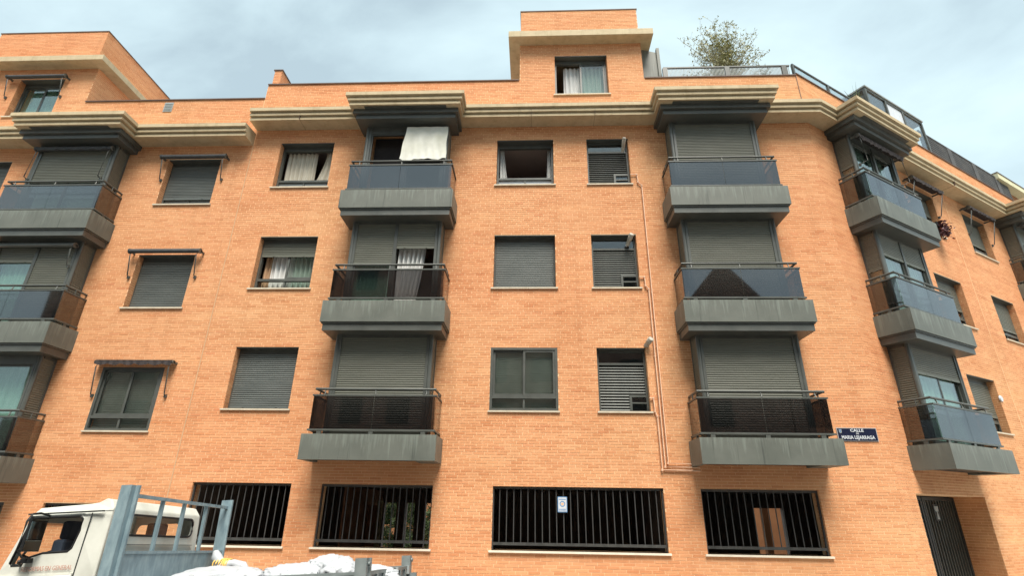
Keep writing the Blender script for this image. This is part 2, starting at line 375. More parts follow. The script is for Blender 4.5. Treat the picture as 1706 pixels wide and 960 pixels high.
def wall_slab(b, fr, x0, x1, z0, z1, holes, depth=.3, name='wall'):
    xs = sorted({x0, x1} | {min(max(h[i], x0), x1) for h in holes for i in (0, 1)}); zs = sorted({z0, z1} | {min(max(h[i], z0), z1) for h in holes for i in (2, 3)})
    m = MB()
    for i in range(len(xs)-1):
        j = 0
        while j < len(zs)-1:
            cx = (xs[i]+xs[i+1])/2; hole = lambda j: any(h[0] < cx < h[1] and h[2] < (zs[j]+zs[j+1])/2 < h[3] for h in holes)
            if hole(j): j += 1; continue
            k = j
            while k+1 < len(zs)-1 and not hole(k+1): k += 1
            a, c, za, zb = xs[i], xs[i+1], zs[j], zs[k+1]
            m.quad((a, 0, za), (c, 0, za), (c, 0, zb), (a, 0, zb)); m.quad((a, depth, zb), (c, depth, zb), (c, depth, za), (a, depth, za)); j = k+1
    for h in holes:
        a, c, za, zb = max(h[0], x0), min(h[1], x1), max(h[2], z0), min(h[3], z1)
        m.quad((a, 0, za), (a, 0, zb), (a, depth, zb), (a, depth, za)); m.quad((c, 0, za), (c, depth, za), (c, depth, zb), (c, 0, zb))
        if h[3] < z1: m.quad((a, 0, zb), (c, 0, zb), (c, depth, zb), (a, depth, zb))
        m.quad((a, 0, za), (a, depth, za), (c, depth, za), (c, 0, za))
    for a, c, _, _ in sub_rects((x0, x1, z1-.01, z1), [h for h in holes if h[3] > z1]): m.quad((a, 0, z1), (c, 0, z1), (c, depth, z1), (a, depth, z1))
    m.quad((x0, 0, z0), (x0, 0, z1), (x0, depth, z1), (x0, depth, z0)); m.quad((x1, 0, z0), (x1, depth, z0), (x1, depth, z1), (x1, 0, z1))
    return m.build(name, MORTAR, b, P_(b, fr), fr.rz)

# window positions (x0,x1,z0,z1)
def wz(k, dz=0): return (3.50+H*k+dz, 4.898+H*k+dz)
A = (-6.80, -5.345); Cw = (-.961, .524); D = (1.391, 2.478); Lw = (-9.79, -8.35)
W1 = (4.45, 5.95); W2 = (7.76, 9.25)
GZ = (.81, 1.983)
HEADS = {}
holesM = [(*w, *wz(k)) for w in (A, Cw, D) for k in range(3)] + [(-7.085, -5.0, *GZ), (-4.377, -2.061, *GZ), (-.839, 2.587, *GZ), (3.323, 5.629, *GZ)]
bays = [('M', -4.629, 0, 0), ('M', 3.19, 0, 0)]
holesM += [(x+.42, x+2.29, 2.95+H*k, 5.0+H*k) for x in (-4.629, 3.19) for k in range(3)]
holesM += [(.605, 2.085, 12.12, 13.53)]
holesL = [(*Lw, *wz(k, DL)) for k in range(3)] + [(-12.95, -11.08, 2.95+DL+H*k, 5.0+DL+H*k) for k in range(3)]
holesL += [(-15.66, -14.18, 3.50+DL+2*H, 4.898+DL+2*H), (-11.9, -11.0, .36, 1.54), (-10.15, -8.06, 1.22, 1.54), (-15.06, -13.70, 11.66, 13.02)]
holesW = [(*w, *wz(k)) for w in (W1, W2) for k in range(3)] + [(s+.42, s+2.29, 2.95+H*k, 5.0+H*k) for s in (.68, 10.2) for k in range(3)] + [(.56, 3.42, -.6, 1.95)]
ZM, ZL, ZW = 12.64, 12.14, 12.70
wall_slab(MAIN, FM, -7.56, KX, -1.2, ZM, holesM); wall_slab(MAIN, FW, 0, 14, -1, ZW, holesW)
wall_slab(LEFT, FM, -20, -7.56, -2, ZL, holesL)
bf = BrickField(MAIN); bf.wall(FM, -7.552, KX, -.9, ZM, holesM, 1)
bf.wall(FW, 0.0, 14, -.6, ZW, holesW, 2)
bl = BrickField(LEFT); bl.wall(FM, -16.6, -7.568, -1.2, ZL, holesL, 3)
# penthouses: front faces carry brick too
bf.wall(FM, -.38, 3.07, ZM, 13.955, holesM, 4); bf.wall(FM, -.36, 3.05, 14.18, 15.30, [], 5)
bl.wall(FM, -16.6, -12.81, ZL, 13.395, holesL, 6); bl.wall(FM, -16.4, -12.98, 13.60, 14.88, [], 7)
side = Frame(-12.81, 0, PI/2); bl.wall(side, 0, 6, ZL, 13.395, [], 8)
side2 = Frame(-12.98, 0, PI/2); bl.wall(side2, 0, 6, 13.60, 14.88, [], 9)
# jamb bricks in the deep openings (left and right reveals that show)
for b_, fr, hs, dpt in ((bf, FM, [h for h in holesM if not (h[3]-h[2] > 1.9)], .20), (bl, FM, [h for h in holesL if not (h[3]-h[2] > 1.9)], .20), (bf, FW, [h for h in holesW if h[1]-h[0] == 1.5 or abs(h[1]-h[0]-1.49) < .02], .24)):
    for h in hs:
        if h[0] == -.961 and h[2] < 4: continue
        o1 = fr.w(h[0]-.001, 0, 0); o2 = fr.w(h[1]+.001, dpt, 0)
        b_.wall(Frame(o1.x, o1.y, fr.rz+PI/2), 0.004, dpt, h[2], h[3], [], 0) if o1.x < 1 or fr is FW else None
        b_.wall(Frame(o2.x, o2.y, fr.rz-PI/2), 0, dpt-.004, h[2], h[3], [], 0)
# door recess, brick right side
o2 = FW.w(3.42, .68, 0); bf.wall(Frame(o2.x, o2.y, TH-PI/2), 0, .676, -.6, 1.95, [], 0)
def onscreen(p, fr):
    d = p - CAM; m = camo.matrix_world; z = -(d.dot(m.col[2].to_3d())); x = d.dot(m.col[0].to_3d())/z; y = d.dot(m.col[1].to_3d())/z
    if z <= 0: return 0
    u, v = 853+879.2*x, 480-879.2*y
    if not (4 < u < 1702 and 4 < v < 956): return 0
    if 150 < u < 700 and v > 925 or u < 330 and v > 850: return 0
    nrm = Vector((math.sin(fr.rz), -math.cos(fr.rz), 0)); return max(0, -d.normalized().dot(nrm))/d.length_squared
bf.finish(onscreen); bl.finish(onscreen)

# inner structure: floor slabs, back walls (rooms behind the openings are real and unlit)
def inner(b, fr, x0, x1, zs, depth=5.0, zlow=2.2):
    m = MB()
    for z in zs: m.box(x0, x1, .30, depth, z-.25, z)
    m.box(x0, x1, depth, depth+.2, zlow, zs[-1])
    m.build('floor_slab', INNER, b, P_(b, fr), fr.rz)
inner(MAIN, FM, -7.4, 7.0, [2.45, 5.3, 8.15, 11.0, 12.0]); inner(MAIN, FW, .2, 13.8, [2.45, 5.3, 8.15, 11.0, 12.0])
inner(LEFT, FM, -19.9, -7.7, [1.96, 4.81, 7.66, 10.5, 11.6])
pw = MB()
for x in (-7.35, -4.95, -1.6, 1.0, 2.95, 6.2): pw.box(x-.05, x+.05, .31, 4.99, 2.2, 11.0)
pw.build('inner_wall', INNER, MAIN)
pw = MB()
for x in (4.0, 6.6, 9.8): pw.box(x-.05, x+.05, .31, 4.99, 2.2, 11.0)
pw.build('inner_wall', INNER, MAIN, P_(MAIN, FW), TH)
pw = MB()
for x in (-7.9, -10.4, -13.6): pw.box(x-.05, x+.05, .31, 4.99, 1.6, 10.6)
pw.build('inner_wall', INNER, LEFT, P_(LEFT, FM))

# coping strips
def strip(b, fr, x0, x1, z, mat=LEDGE, name='coping', y0=-.035, y1=.34, h=.03):
    m = MB(); m.box(x0, x1, y0, y1, z, z+h); return m.build(name, mat, b, P_(b, fr), fr.rz)
strip(MAIN, FM, -7.56, -.4, ZM); strip(MAIN, FM, 3.09, KX, ZM); strip(MAIN, FW, 0, 14, ZW); strip(LEFT, FM, -12.80, -7.56, ZL)
# expansion joints
m = MB(); m.box(-.012, .012, -.010, .002, -1, 10.55); m.build('expansion_joint', JOINT, LEFT, (0.0, 0, 0))
m = MB(); m.box(-.01, .01, -.012, .002, 2, 11.0); m.build('expansion_joint', MORTAR, MAIN, P_(MAIN, FW, 6.72), TH)
m = MB(); m.box(-.012, .004, -.012, .01, 11.4, ZM); m.build('corner_joint', LEDGE, MAIN, P_(MAIN, FM, KX))

# ------------------------------------------------------------------ cornice (mitred sweep)
PROF = [(-.02, 11.03), (.43, 11.03), (.43, 11.105), (.395, 11.115), (.395, 11.14), (.475, 11.15), (.475, 11.22), (.44, 11.23), (.44, 11.255), (.525, 11.27), (.525, 11.37), (-.02, 11.42)]
def offset_path(pts, d):
    P = [Vector(p) for p in pts]; o = []
    for i, p in enumerate(P):
        n0 = n1 = None
        if i > 0: t = (P[i]-P[i-1]).normalized(); n0 = Vector((t.y, -t.x))
        if i < len(P)-1: t = (P[i+1]-P[i]).normalized(); n1 = Vector((t.y, -t.x))
        if n0 is None: n0 = n1
        if n1 is None: n1 = n0
        bis = (n0+n1); bis = bis/(bis.length_squared)*2
        o.append(p + bis*d)
    return o
def cornice(b, pts, dz=0, prof=PROF):
    m = MB(); rings = [offset_path(pts, o) for o, z in prof]; n = len(prof); k = len(pts)
    V = [(rings[j][i].x-b.location.x, rings[j][i].y-b.location.y, prof[j][1]+dz) for i in range(k) for j in range(n)]
    F = [(i*n+j, (i+1)*n+j, (i+1)*n+(j+1) % n, i*n+(j+1) % n) for i in range(k-1) for j in range(n)]
    F += [tuple(range(n)), tuple(range((k-1)*n, k*n))[::-1]]
    m.add(V, F); return m.build('cornice', STONE, b)
def wp(x, out_): v = FW.w(x, -out_, 0); return (v.x, v.y)
path = [(-7.56, 0)]
for x in (-4.629, 3.19): path += [(x+.36, 0), (x+.36, -.52), (x+2.35, -.52), (x+2.35, 0)]
path += [(KX, 0)]
for s in (.68, 10.2): path += [wp(s+.36, 0), wp(s+.36, .52), wp(s+2.35, .52), wp(s+2.35, 0)]
path += [wp(14, 0)]
cornice(MAIN, path)
for jx in (-6.2, -.05, 1.6):
    MB().box(-.003, .003, -.4765, .0, 11.027, 11.22).build('cornice_joint', LEDGE, MAIN, (jx, 0, 0))
MB().box(-.006, .006, -.4765, .0, 11.027, 11.22).build('cornice_joint', LEDGE, MAIN, P_(MAIN, FW, 6.6), TH)
cornice(LEFT, [(-20, 0), (-13.01, 0), (-13.01, -.52), (-11.02, -.52), (-11.02, 0), (-7.575, 0)], DL)

# ------------------------------------------------------------------ openings: shutters, windows
def shutter_mesh(w, h, pitch=.048):
    m = MB(); n = max(1, int(round(h/pitch))); p = h/n; prof = []
    for i in range(n):
        z = -h + i*p
        prof += [(.010, z), (-.001, z+.004), (-.006, z+p*.35), (-.006, z+p*.65), (-.001, z+p-.008), (.010, z+p-.004)]
    vs = [(0, y, z) for y, z in prof] + [(w, y, z) for y, z in prof]; k = len(prof)
    m.add(vs, [(i, k+i, k+i+1, i+1) for i in range(k-1)])
    m.box(0, w, -.008, .02, -h-.05, -h)                       # end slat
    for fx in (.22, .78): m.box(w*fx-.02, w*fx+.02, -.016, -.008, -h-.035, -h-.02)
    return m
def add_shutter(part, x0, x1, ztop, h, y, mat=None):
    return shutter_mesh(x1-x0, h).build('roller_shutter', mat or SHUT, part, (x0, y, ztop))
def curtain(part, x0, x1, z0, z1, y, mat=None, bot=None, folds=None, amp=.03):
    n = 48; w = x1-x0; folds = folds or max(3, w*11); b0, b1 = bot if bot else (x0, x1); m = MB(); V = []
    ph = random.random()*6; jit = [random.uniform(.6, 1.4) for _ in range(n+1)]
    rows = 7
    for r_ in range(rows+1):
        t = r_/rows; te = t**1.5
        for i in range(n+1):
            f = i/n; x = (x0+(x1-x0)*f)*(1-te) + (b0+(b1-b0)*f)*te
            V.append((x, y + amp*jit[i]*math.sin(ph+f*folds*2*PI/1.3 + .4*math.sin(3*t+f*7)), z1+(z0-z1)*t))
    m.add(V, [(r_*(n+1)+i, r_*(n+1)+i+1, (r_+1)*(n+1)+i+1, (r_+1)*(n+1)+i) for r_ in range(rows) for i in range(n)], True)
    return m.build('curtain', mat or CURT, part)
def sash(m, x0, x1, z0, z1, y0, y1, t=.05):
    m.box(x0, x0+t, y0, y1, z0, z1); m.box(x1-t, x1, y0, y1, z0, z1); m.box(x0+t, x1-t, y0, y1, z0, z0+t); m.box(x0+t, x1-t, y0, y1, z1-t, z1)
def pane(part, x0, x1, z0, z1, y, mat=None):
    m = MB(); m.box(x0, x1, y, y+.008, z0, z1); return m.build('pane', mat or PANE, part)
def make_window(b, fr, h, drop=0, lower=True, flush=False, sashes='both', curtains=(), blind=False, glass=None, rec=.17, smat=None, sill=SILL, label=None, box_=True, white_low=False):
    """h = hole rect; drop = fraction covered by the roller shutter; sashes: both / right / left / none"""
    x0, x1, z0, z1 = h; w = x1-x0; hh = z1-z0; y = -.004 if flush else rec
    loc = P_(b, fr, x0, 0, z0)
    fm = MB(); t = .055
    if y > .05: fm.box(.002, w-.002, .003, y, hh-.018, hh-.002)
    fm.box(0, t, y, y+.09, 0, hh); fm.box(w-t, w, y, y+.09, 0, hh); fm.box(t, w-t, y, y+.09, hh-(.13 if box_ and not flush else t), hh); fm.box(t, w-t, y, y+.09, 0, .05)
    lowz = .30 if lower else .05
    if lower: fm.box(t, w-t, y-.005, y+.08, lowz-.04, lowz+.02); fm.box(w/2-.02, w/2+.02, y+.01, y+.06, .05, lowz-.04)
    p = fm.build('window', METAL, b, loc, fr.rz)
    if label: p['label'] = label
    s = MB(); s.box(-.045, w+.045, -.045, y+.02, -.035, .0) if not flush else s.box(-.03, w+.03, -.04, .02, -.035, -.002)
    s.build('sill', sill, p)
    top = hh-(.13 if box_ and not flush else t)
    if drop < .99:
        mid = w/2
        if sashes in ('both', 'left'):
            q = MB(); sash(q, t, mid+.02, lowz+.02, top, y+.045, y+.07); q.build('sash', METAL, p); pane(p, t+.05, mid-.03, lowz+.07, top-.05, y+.055, glass)
        if sashes in ('both', 'right'):
            q = MB(); sash(q, mid-.02, w-t, lowz+.02, top, y+.015, y+.04); q.build('sash', METAL, p); pane(p, mid+.03, w-t-.05, lowz+.07, top-.05, y+.025, glass)
        if lower:
            if white_low:
                q = MB(); q.box(t, w/2-.02, y+.04, y+.05, .05, lowz-.04); q.box(w/2+.02, w-t, y+.04, y+.05, .05, lowz-.04); q.build('lower_panel', LIGHTM if white_low == 2 else WHITE, p)
            else:
                pane(p, t, w/2-.02, .05, lowz-.04, y+.035, glass); pane(p, w/2+.02, w-t, .05, lowz-.04, y+.035, glass)
    if drop > 0: add_shutter(p, t-.005, w-t+.005, top+.01, (top-.08)*min(drop, 1), y-.012 if not flush else y+.1, smat)
    for c in curtains:
        xa, xb, za, zb = c[0]*w, c[1]*w, c[2]*hh, c[3]*hh
        curtain(p, xa, xb, za, zb, y+.17, c[4], bot=(c[5]*w, c[6]*w) if len(c) > 5 else None)
    if blind:
        q = MB(); nb_ = int(hh/.05)
        for i in range(nb_): q.add([(t, y+.13, .06+i*hh/nb_), (w-t, y+.13, .06+i*hh/nb_), (w-t, y+.115, .06+(i+.85)*hh/nb_), (t, y+.115, .06+(i+.85)*hh/nb_)], [(0, 1, 2, 3)])
        q.build('blind', BLIND, p)
    return p
hM = lambda w, k: (*w, *wz(k)); hL = lambda w, k: (*w, *wz(k, DL))
make_window(MAIN, FM, hM(A, 2), 0, curtains=[(.05, .62, .15, .93, CURT), (.80, .98, .15, .93, CURT, .62, .97)], label='open window with cream curtains tied apart', sashes='none', white_low=2)
make_window(MAIN, FM, hM(A, 1), .27, curtains=[(.04, .20, .05, .8, CURTO), (.18, .55, .05, .82, CURTW), (.55, .97, .05, .82, CURTG)], sashes='right', label='window with lowered shutter box, curtains and one reflecting pane')
make_window(MAIN, FM, hM(A, 0), 1, smat=SHUTG, label='window closed by its roller shutter')
make_window(MAIN, FM, hM(Cw, 2), 0, curtains=[(.05, .12, .15, .93, CURTW, .05, .20), (.90, .96, .15, .93, CURTW, .88, .97)], sashes='none', label='open window with a dark ceiling and white curtains at both sides', white_low=1)
make_window(MAIN, FM, hM(Cw, 1), 1, smat=SHUTG)
make_window(MAIN, FM, hM(Cw, 0), 0, flush=True, blind=True, label='flush glazed window with blinds behind the panes')
make_window(LEFT, FM, hL(Lw, 2), .84, smat=SHUTG, white_low=2)
make_window(LEFT, FM, hL(Lw, 1), 1, smat=SHUTG)
make_window(LEFT, FM, hL(Lw, 0), 0, flush=True, blind=True)
make_window(LEFT, FM, (-15.66, -14.18, 3.50+DL+2*H, 4.898+DL+2*H), 1, smat=SHUTG)
make_window(LEFT, FM, (-15.06, -13.70, 11.66, 13.02), 0, curtains=[(.04, .96, .05, .95, CURTG)], glass=GREENPANE, lower=False)
make_window(MAIN, FM, (.605, 2.085, 12.12, 13.53), 0, curtains=[(.18, .5, .06, .9, CURTW), (.5, .96, .05, .9, CURTG)], sashes='right', lower=False, label='penthouse window, left half open with a grey curtain')
make_window(MAIN, FW, (*W1, *wz(2)), .42, smat=SHUT); make_window(MAIN, FW, (*W1, *wz(1)), .6); make_window(MAIN, FW, (*W1, *wz(0)), .69)
make_window(MAIN, FW, (*W2, *wz(2)), .66); make_window(MAIN, FW, (*W2, *wz(1)), .7); make_window(MAIN, FW, (*W2, *wz(0)), .6)

# louvred drying windows: every slat its own piece
for k in range(3):
    x0, x1, z0, z1 = hM(D, k); w, hh = x1-x0, z1-z0; y = .13
    f = MB(); t = .05
    f.box(.002, w-.002, .003, y, hh-.018, hh-.002); f.box(0, t, y, y+.08, 0, hh); f.box(w-t, w, y, y+.08, 0, hh); f.box(t, w-t, y, y+.08, hh-.07, hh); f.box(t, w-t, y, y+.08, 0, .04); zt = hh-.36
    f.box(t, w-t, y, y+.08, zt, zt+.05); bx, bz = w-.36, .33
    f.box(bx-.05, bx, y-.004, y+.08, .04, bz+.05); f.box(bx, w-t, y-.004, y+.08, bz, bz+.05); f.box(bx, w-t, y, y+.08, .19, .22)
    p = f.build('louvred_window', METAL, MAIN, P_(MAIN, FM, x0, 0, z0))
    s = MB(); s.box(-.04, w+.04, -.04, y, -.035, 0); s.build('sill', SILL, p)
    m1 = MB(); n_ = 17 if k else 16; pit = (zt-.05)/n_
    def slatmesh(wid):
        q = MB(); q.sweep([(0, 0), (.008, -.004), (.045, .034), (.037, .040)], 0, wid); return q.mesh('slat', LOUV)
    full, short = slatmesh(w-2*t), slatmesh(bx-.05-t)
    for i in range(n_):
        z = .045+i*pit; o = link(short if z < bz+.03 else full, 'slat', p, (t, y+.012, z))
    pane(p, t, w-t, zt+.05, hh-.07, y+.04); m2 = MB(); m2.box(bx, w-t, y+.03, y+.038, .22, bz); m2.box(bx, w-t, y+.03, y+.038, .04, .19); m2.build('inset_pane', PANE, p)
    m3 = MB(); m3.box(t, w-t, .25, .26, 0, zt); m3.build('dark_backdrop', DARKIN, p)

# ground floor barred openings
def grille(b, fr, h, n, name='barred_window'):
    x0, x1, z0, z1 = h; w, hh = x1-x0, z1-z0; f = MB(); y = .05
    f.box(0, .03, y, y+.05, .0, hh); f.box(w-.03, w, y, y+.05, .0, hh); f.box(.03, w-.03, y, y+.05, hh-.05, hh); f.box(.03, w-.03, y, y+.05, .09, .14)
    p = f.build(name, BARM, b, P_(b, fr, x0, 0, z0), fr.rz)
    s = MB(); s.box(-.05, w+.04, -.05, .28, -.035, .0); s.build('sill', PALESILL, p)
    q = MB(); q.tube([(0, 0, .14), (0, 0, hh-.05)], .011, 8); me = q.mesh('bar', BARM)
    for i in range(n): link(me, 'bar', p, (w*(i+1)/(n+1), y+.025, 0))
    return p
grille(MAIN, FM, (-7.085, -5.0, *GZ), 14); grille(MAIN, FM, (-4.377, -2.061, *GZ), 16); grille(MAIN, FM, (-.839, 2.587, *GZ), 23); grille(MAIN, FM, (3.323, 5.629, *GZ), 15)
grille(LEFT, FM, (-11.9, -11.0, .36, 1.54), 6); grille(LEFT, FM, (-10.15, -8.06, 1.22, 1.54), 14)
# covered porch behind the bars, open to a courtyard
m = MB()
m.box(-7.4, 7.0, .3, 6, 2.05, 2.2); m.box(7.0, 8.4, 2.4, 6, 2.05, 2.2)                          # ceiling
m.box(-7.4, 8.4, 5.8, 6.0, 1.66, 2.05)                      # courtyard side lintel
for a, b in ((-7.4, -4.55), (-4.18, -3.88), (-3.62, -3.30), (-2.92, 6.5), (7.35, 8.4)): m.box(a, b, 5.8, 6.0, -.6, 1.66)
m.box(-7.4, 7.0, .3, 6, -.7, -.55); m.box(-7.5, -7.4, .3, 6, -.7, 2.2); m.box(8.3, 8.4, 2.4, 6.2, -.7, 2.2); m.box(2.9, 3.0, .3, 6, -.7, 2.2); m.box(-1.6, -1.5, .3, 6, -.7, 2.2)
m.build('porch', PORCH, MAIN)
m = MB(); m.box(-4.62, -4.58, 2.2, 5.7, -.5, 2.0); m.build('porch_partition', BROWNW, MAIN)
m = MB(); m.box(-4.9, -4.3, 4.2, 4.25, -.5, 1.6); m.build('porch_door', BROWNW, MAIN)
m = MB(); m.box(-4.24, -4.12, 3.9, 4.0, -.5, 1.70); m.build('porch_post', RENDER, MAIN)
m = MB(); m.box(-14, 16, 14, 14.2, -.5, 3.2); m.build('courtyard_wall', ORANGE, MAIN)
m = MB(); m.box(7.2, 7.38, 7.0, 7.2, -.5, 2.4); m.build('courtyard_post', ORANGE, MAIN)
m = MB(); m.box(-12, -.1, .3, 6, 1.6, 1.75); m.box(-11.5, -.1, 5.8, 6, -1.2, 1.6); m.build('porch', PORCH, LEFT)

# door recess on the wing
m = MB(); m.box(.56, 3.42, .68, .72, -.6, 1.95); m.build('door_backing', BLACK, MAIN, P_(MAIN, FW), TH)
f = MB(); sash(f, 0, 1.40, -.55, 1.93, 0, .05, .07); sash(f, 1.43, 2.84, -.55, 1.93, 0, .05, .07)
m = MB(); m.box(3.423, 3.7, .301, .9, -.6, 2.1); m.box(.3, .557, .301, .9, -.6, 2.1); m.box(.3, 3.7, .301, .9, 1.953, 2.1); m.build('recess_wall', MORTAR, MAIN, P_(MAIN, FW), TH)
door = f.build('entrance_door', DARKM, MAIN, P_(MAIN, FW, .57, .60, 0), TH); door['label'] = 'dark barred entrance door set back in the brick recess'
q = MB(); q.box(-.012, .012, 0, .03, -.48, 1.86); me = q.mesh('bar', METAL)
for i in range(11): link(me, 'bar', door, (.13+i*.115, .01, 0)); link(me, 'bar', door, (1.56+i*.115, .01, 0))
q = MB(); q.box(1.80, 2.02, -.01, -.004, 1.44, 1.78); q.build('notice_backing', DARKM, door)
q = MB(); q.add([(1.83, -.014, 1.74), (2.0, -.014, 1.74), (1.98, -.014, 1.64), (1.93, -.014, 1.62), (1.97, -.014, 1.47), (1.86, -.014, 1.47), (1.90, -.014, 1.62), (1.84, -.014, 1.64)], [(0, 7, 3, 2, 1), (3, 7, 6), (3, 6, 5, 4)]); q.build('notice', LIGHTM, door)

# ------------------------------------------------------------------ bays with balcony trays
BR1 = MB().tube([(0, 0, .805), (.015, .01, .83), (0, .03, .91)], .014, 6).mesh('bracket', METAL); BR2 = MB().tube([(0, 0, .805), (0, 0, .91)], .014, 6).mesh('bracket', METAL)
FT1 = MB().box(-.045, .045, -.02, .02, 0, .075).mesh('foot', METAL); FT2 = MB().box(-.02, .02, -.04, .04, 0, .075).mesh('foot', METAL)
def make_bay(b, fr, s0, z, front, side=(1.0, 1.0), top=False, bottom=False, two=True, scur=None, reflect=None):
    """front: list of (shutter drop, content); z = top of tray"""
    loc = P_(b, fr, s0, 0, z); rz = fr.rz; w = 2.71
    # --- balcony
    t = MB(); t.box(0, w, -.78, -.001, -.49, 0)
    t.build  # tray
    if bottom:
        t = MB(); t.box(0, w, -.78, -.001, -.44, 0); t.box(0, w, -.78, -.70, -.49, -.44); t.box(0, .10, -.70, -.001, -.49, -.44); t.box(w-.42, w, -.70, -.001, -.49, -.44)
    tray = t.build('balcony', TRAY, b, loc, rz)
    if not bottom:
        q = MB(); q.box(.03, w-.03, -.755, -.001, -.525, -.492); q.box(.055, w-.055, -.73, -.002, -.675, -.527); q.build('fascia', METAL, tray)
        q = MB(); q.box(.055, w-.055, -.73, -.65, -.665, -.535)
    else:
        q = MB(); q.box(.10, w-.42, -.70, -.003, -.446, -.4405); q.build('soffit', DARKM, tray)
    r = MB()
    a, c, yo = .085, w-.085, -.655
    def rail(z_, hgt, thick, ovl=0.0, yy=yo):
        r.box(a-ovl, c+ovl, yy-thick/2, yy+thick/2, z_, z_+hgt); r.box(a-thick/2, a+thick/2, yy+thick/2, -.002, z_, z_+hgt); r.box(c-thick/2, c+thick/2, yy+thick/2, -.002, z_, z_+hgt)
    rail(.075, .035, .05, .03); rail(.775, .032, .04, .02)
    r.build('glass_rail', METAL, tray)
    r = MB(); ah, ch_ = a+.03, c-.03
    r.tube([(ah-.02, yo+.03, .925), (ch_+.02, yo+.03, .925)], .026, 10); r.tube([(ah, yo+.03, .925), (ah, -.002, .925)], .026, 10); r.tube([(ch_, yo+.03, .925), (ch_, -.002, .925)], .026, 10)
    r.build('handrail', METAL, tray)
    for fx in (.30, w/2, w-.30):
        link(BR1, 'bracket', tray, (fx, yo, 0)); link(FT1, 'foot', tray, (fx, yo, 0))
    for x_ in (a, c):
        link(BR2, 'bracket', tray, (x_, -.35, 0)); link(FT2, 'foot', tray, (x_, -.35, 0))
    for x_ in (a+.01, w/2+.004): 
        g_ = MB(); g_.box(x_, x_+(w/2-a-.014), yo-.004, yo+.004, .11, .775); g_.build('glass_panel', SMOKE, tray)
    for x_ in (a, c):
        g_ = MB(); g_.box(x_-.004, x_+.004, yo+.01, -.004, .11, .775); g_.build('glass_panel', SMOKE, tray)
    # --- glazed bay
    hb = 2.175; bx0, bx1, yo = .27, w-.27, -.42
    m = MB()
    for x_ in (bx0+.045, bx1-.045): m.tube([(x_, yo+.045, 0), (x_, yo+.045, hb)], .048, 12)
    for x_ in (bx0+.115, bx1-.115): m.box(x_-.028, x_+.028, yo+.012, yo+.10, 0, hb)
    m.box(bx0+.04, bx1-.04, yo+.03, yo+.12, hb-.06, hb); m.box(bx0+.04, bx1-.04, yo+.03, yo+.12, 0, .07)
    for x_ in (bx0, bx1-.05): m.box(x_, x_+.05, -.05, -.002, 0, hb); m.box(x_, x_+.05, yo+.09, -.05, hb-.06, hb); m.box(x_, x_+.05, yo+.09, -.05, 0, .07)
    np_ = len(front)
    xa, xb = bx0+.143, bx1-.143
    if np_ == 2: m.box(w/2-.04, w/2+.04, yo+.015, yo+.11, .07, hb-.06)
    bay = m.build('bay_window', METAL, b, loc, rz)
    segs = [(xa, xb)] if np_ == 1 else [(xa, w/2-.04), (w/2+.04, xb)]
    for (p0, p1), (drop, content) in zip(segs, front):
        if drop < 1:
            zt = hb-.06; q = MB()
            zb_ = .07; halves = [(p0, p1)] if np_ == 2 else [(p0, (p0+p1)/2+.02), ((p0+p1)/2-.02, p1)]
            if content == 'bare' and p0 < w/2-.1: MB().box(bx0+.15, bx1-.15, -.04, -.02, .05, hb-.1).build('dark_backdrop', DARKIN, bay)  # added dark panel, hides the lit interior so the open bay reads shaded
            if content == 'bare': sash(q, p0, p1, zb_, zt-.14, yo+.05, yo+.09, .04)
            elif content != 'open':
                for i, (u0, u1) in enumerate(halves):
                    sash(q, u0, u1, zb_, zt-(.14 if drop == 0 else 0), yo+.06+.02*i, yo+.08+.02*i, .045)
                    pane(bay, u0+.045, u1-.045, zb_+.045, zt-.045-(.14 if drop == 0 else 0), yo+.068+.02*i, GREENPANE if content in ('green', 'sky') else PANE)
            if drop == 0: q.box(p0, p1, yo+.03, yo+.11, zt-.14, zt)
            if q.v: q.build('sash', METAL, bay)
            if content == 'green': curtain(bay, p0, p1, .1, zt, yo+.22, CURTG, folds=14)
            if content == 'cream': curtain(bay, p0, p1, .1, zt, yo+.22, CURT)
            if content == 'sky': curtain(bay, p0, p1, .1, zt, yo+.24, CURTW)
            if content == 'open':
                curtain(bay, p0, p0+(p1-p0)*.78, .12, zt, yo+.20, CURTW, bot=(p0, p0+(p1-p0)*.55), amp=.045)
        if drop > 0: add_shutter(bay, p0-.01, p1+.01, hb-.05, (hb-.12)*min(drop, 1), yo+.035)
    for i, x_ in enumerate((bx0, bx1-.05)):
        drop = side[i]
        q = shutter_mesh(.30, (hb-.12)*min(drop, 1) if drop else .1); o = q.build('roller_shutter', SHUT, bay, (x_+.012 if i == 0 else x_+.038, -.05 if i == 0 else yo+.09-.02, hb-.05)); o.rotation_euler = (0, 0, -PI/2 if i == 0 else PI/2)
        if drop < .95:
            q = MB(); q.box(x_+.02, x_+.028, yo+.09, -.05, .07, hb-.06); q.build('pane', PANE, bay)
            q = MB(); V = []
            for k_ in range(17):
                f_ = k_/16; xx = x_+.10+.02*math.sin(k_*1.9) if i == 0 else x_-.05+.02*math.sin(k_*1.9)
                V += [(xx, yo+.11+(.28*f_), .08), (xx, yo+.11+(.28*f_), hb-.1)]
            q.add(V, [(2*k_, 2*k_+1, 2*k_+3, 2*k_+2) for k_ in range(16)], True); q.build('curtain', CURT, bay)
    # ceiling of the bay hides the tray above; entablature under the cornice on the top floor
    if top:
        q = MB(); q.box(.0, w, -.80, -.002, 2.305, 2.43); q.box(.07, w-.07, -.73, -.003, 2.18, 2.285); q.box(.06, w-.06, -.72, -.004, 2.285, 2.305); q.box(.30, w-.30, -.9, -.005, 2.43, 2.44); q.build('entablature', METAL, bay)
    return tray, bay
Z0 = 2.89
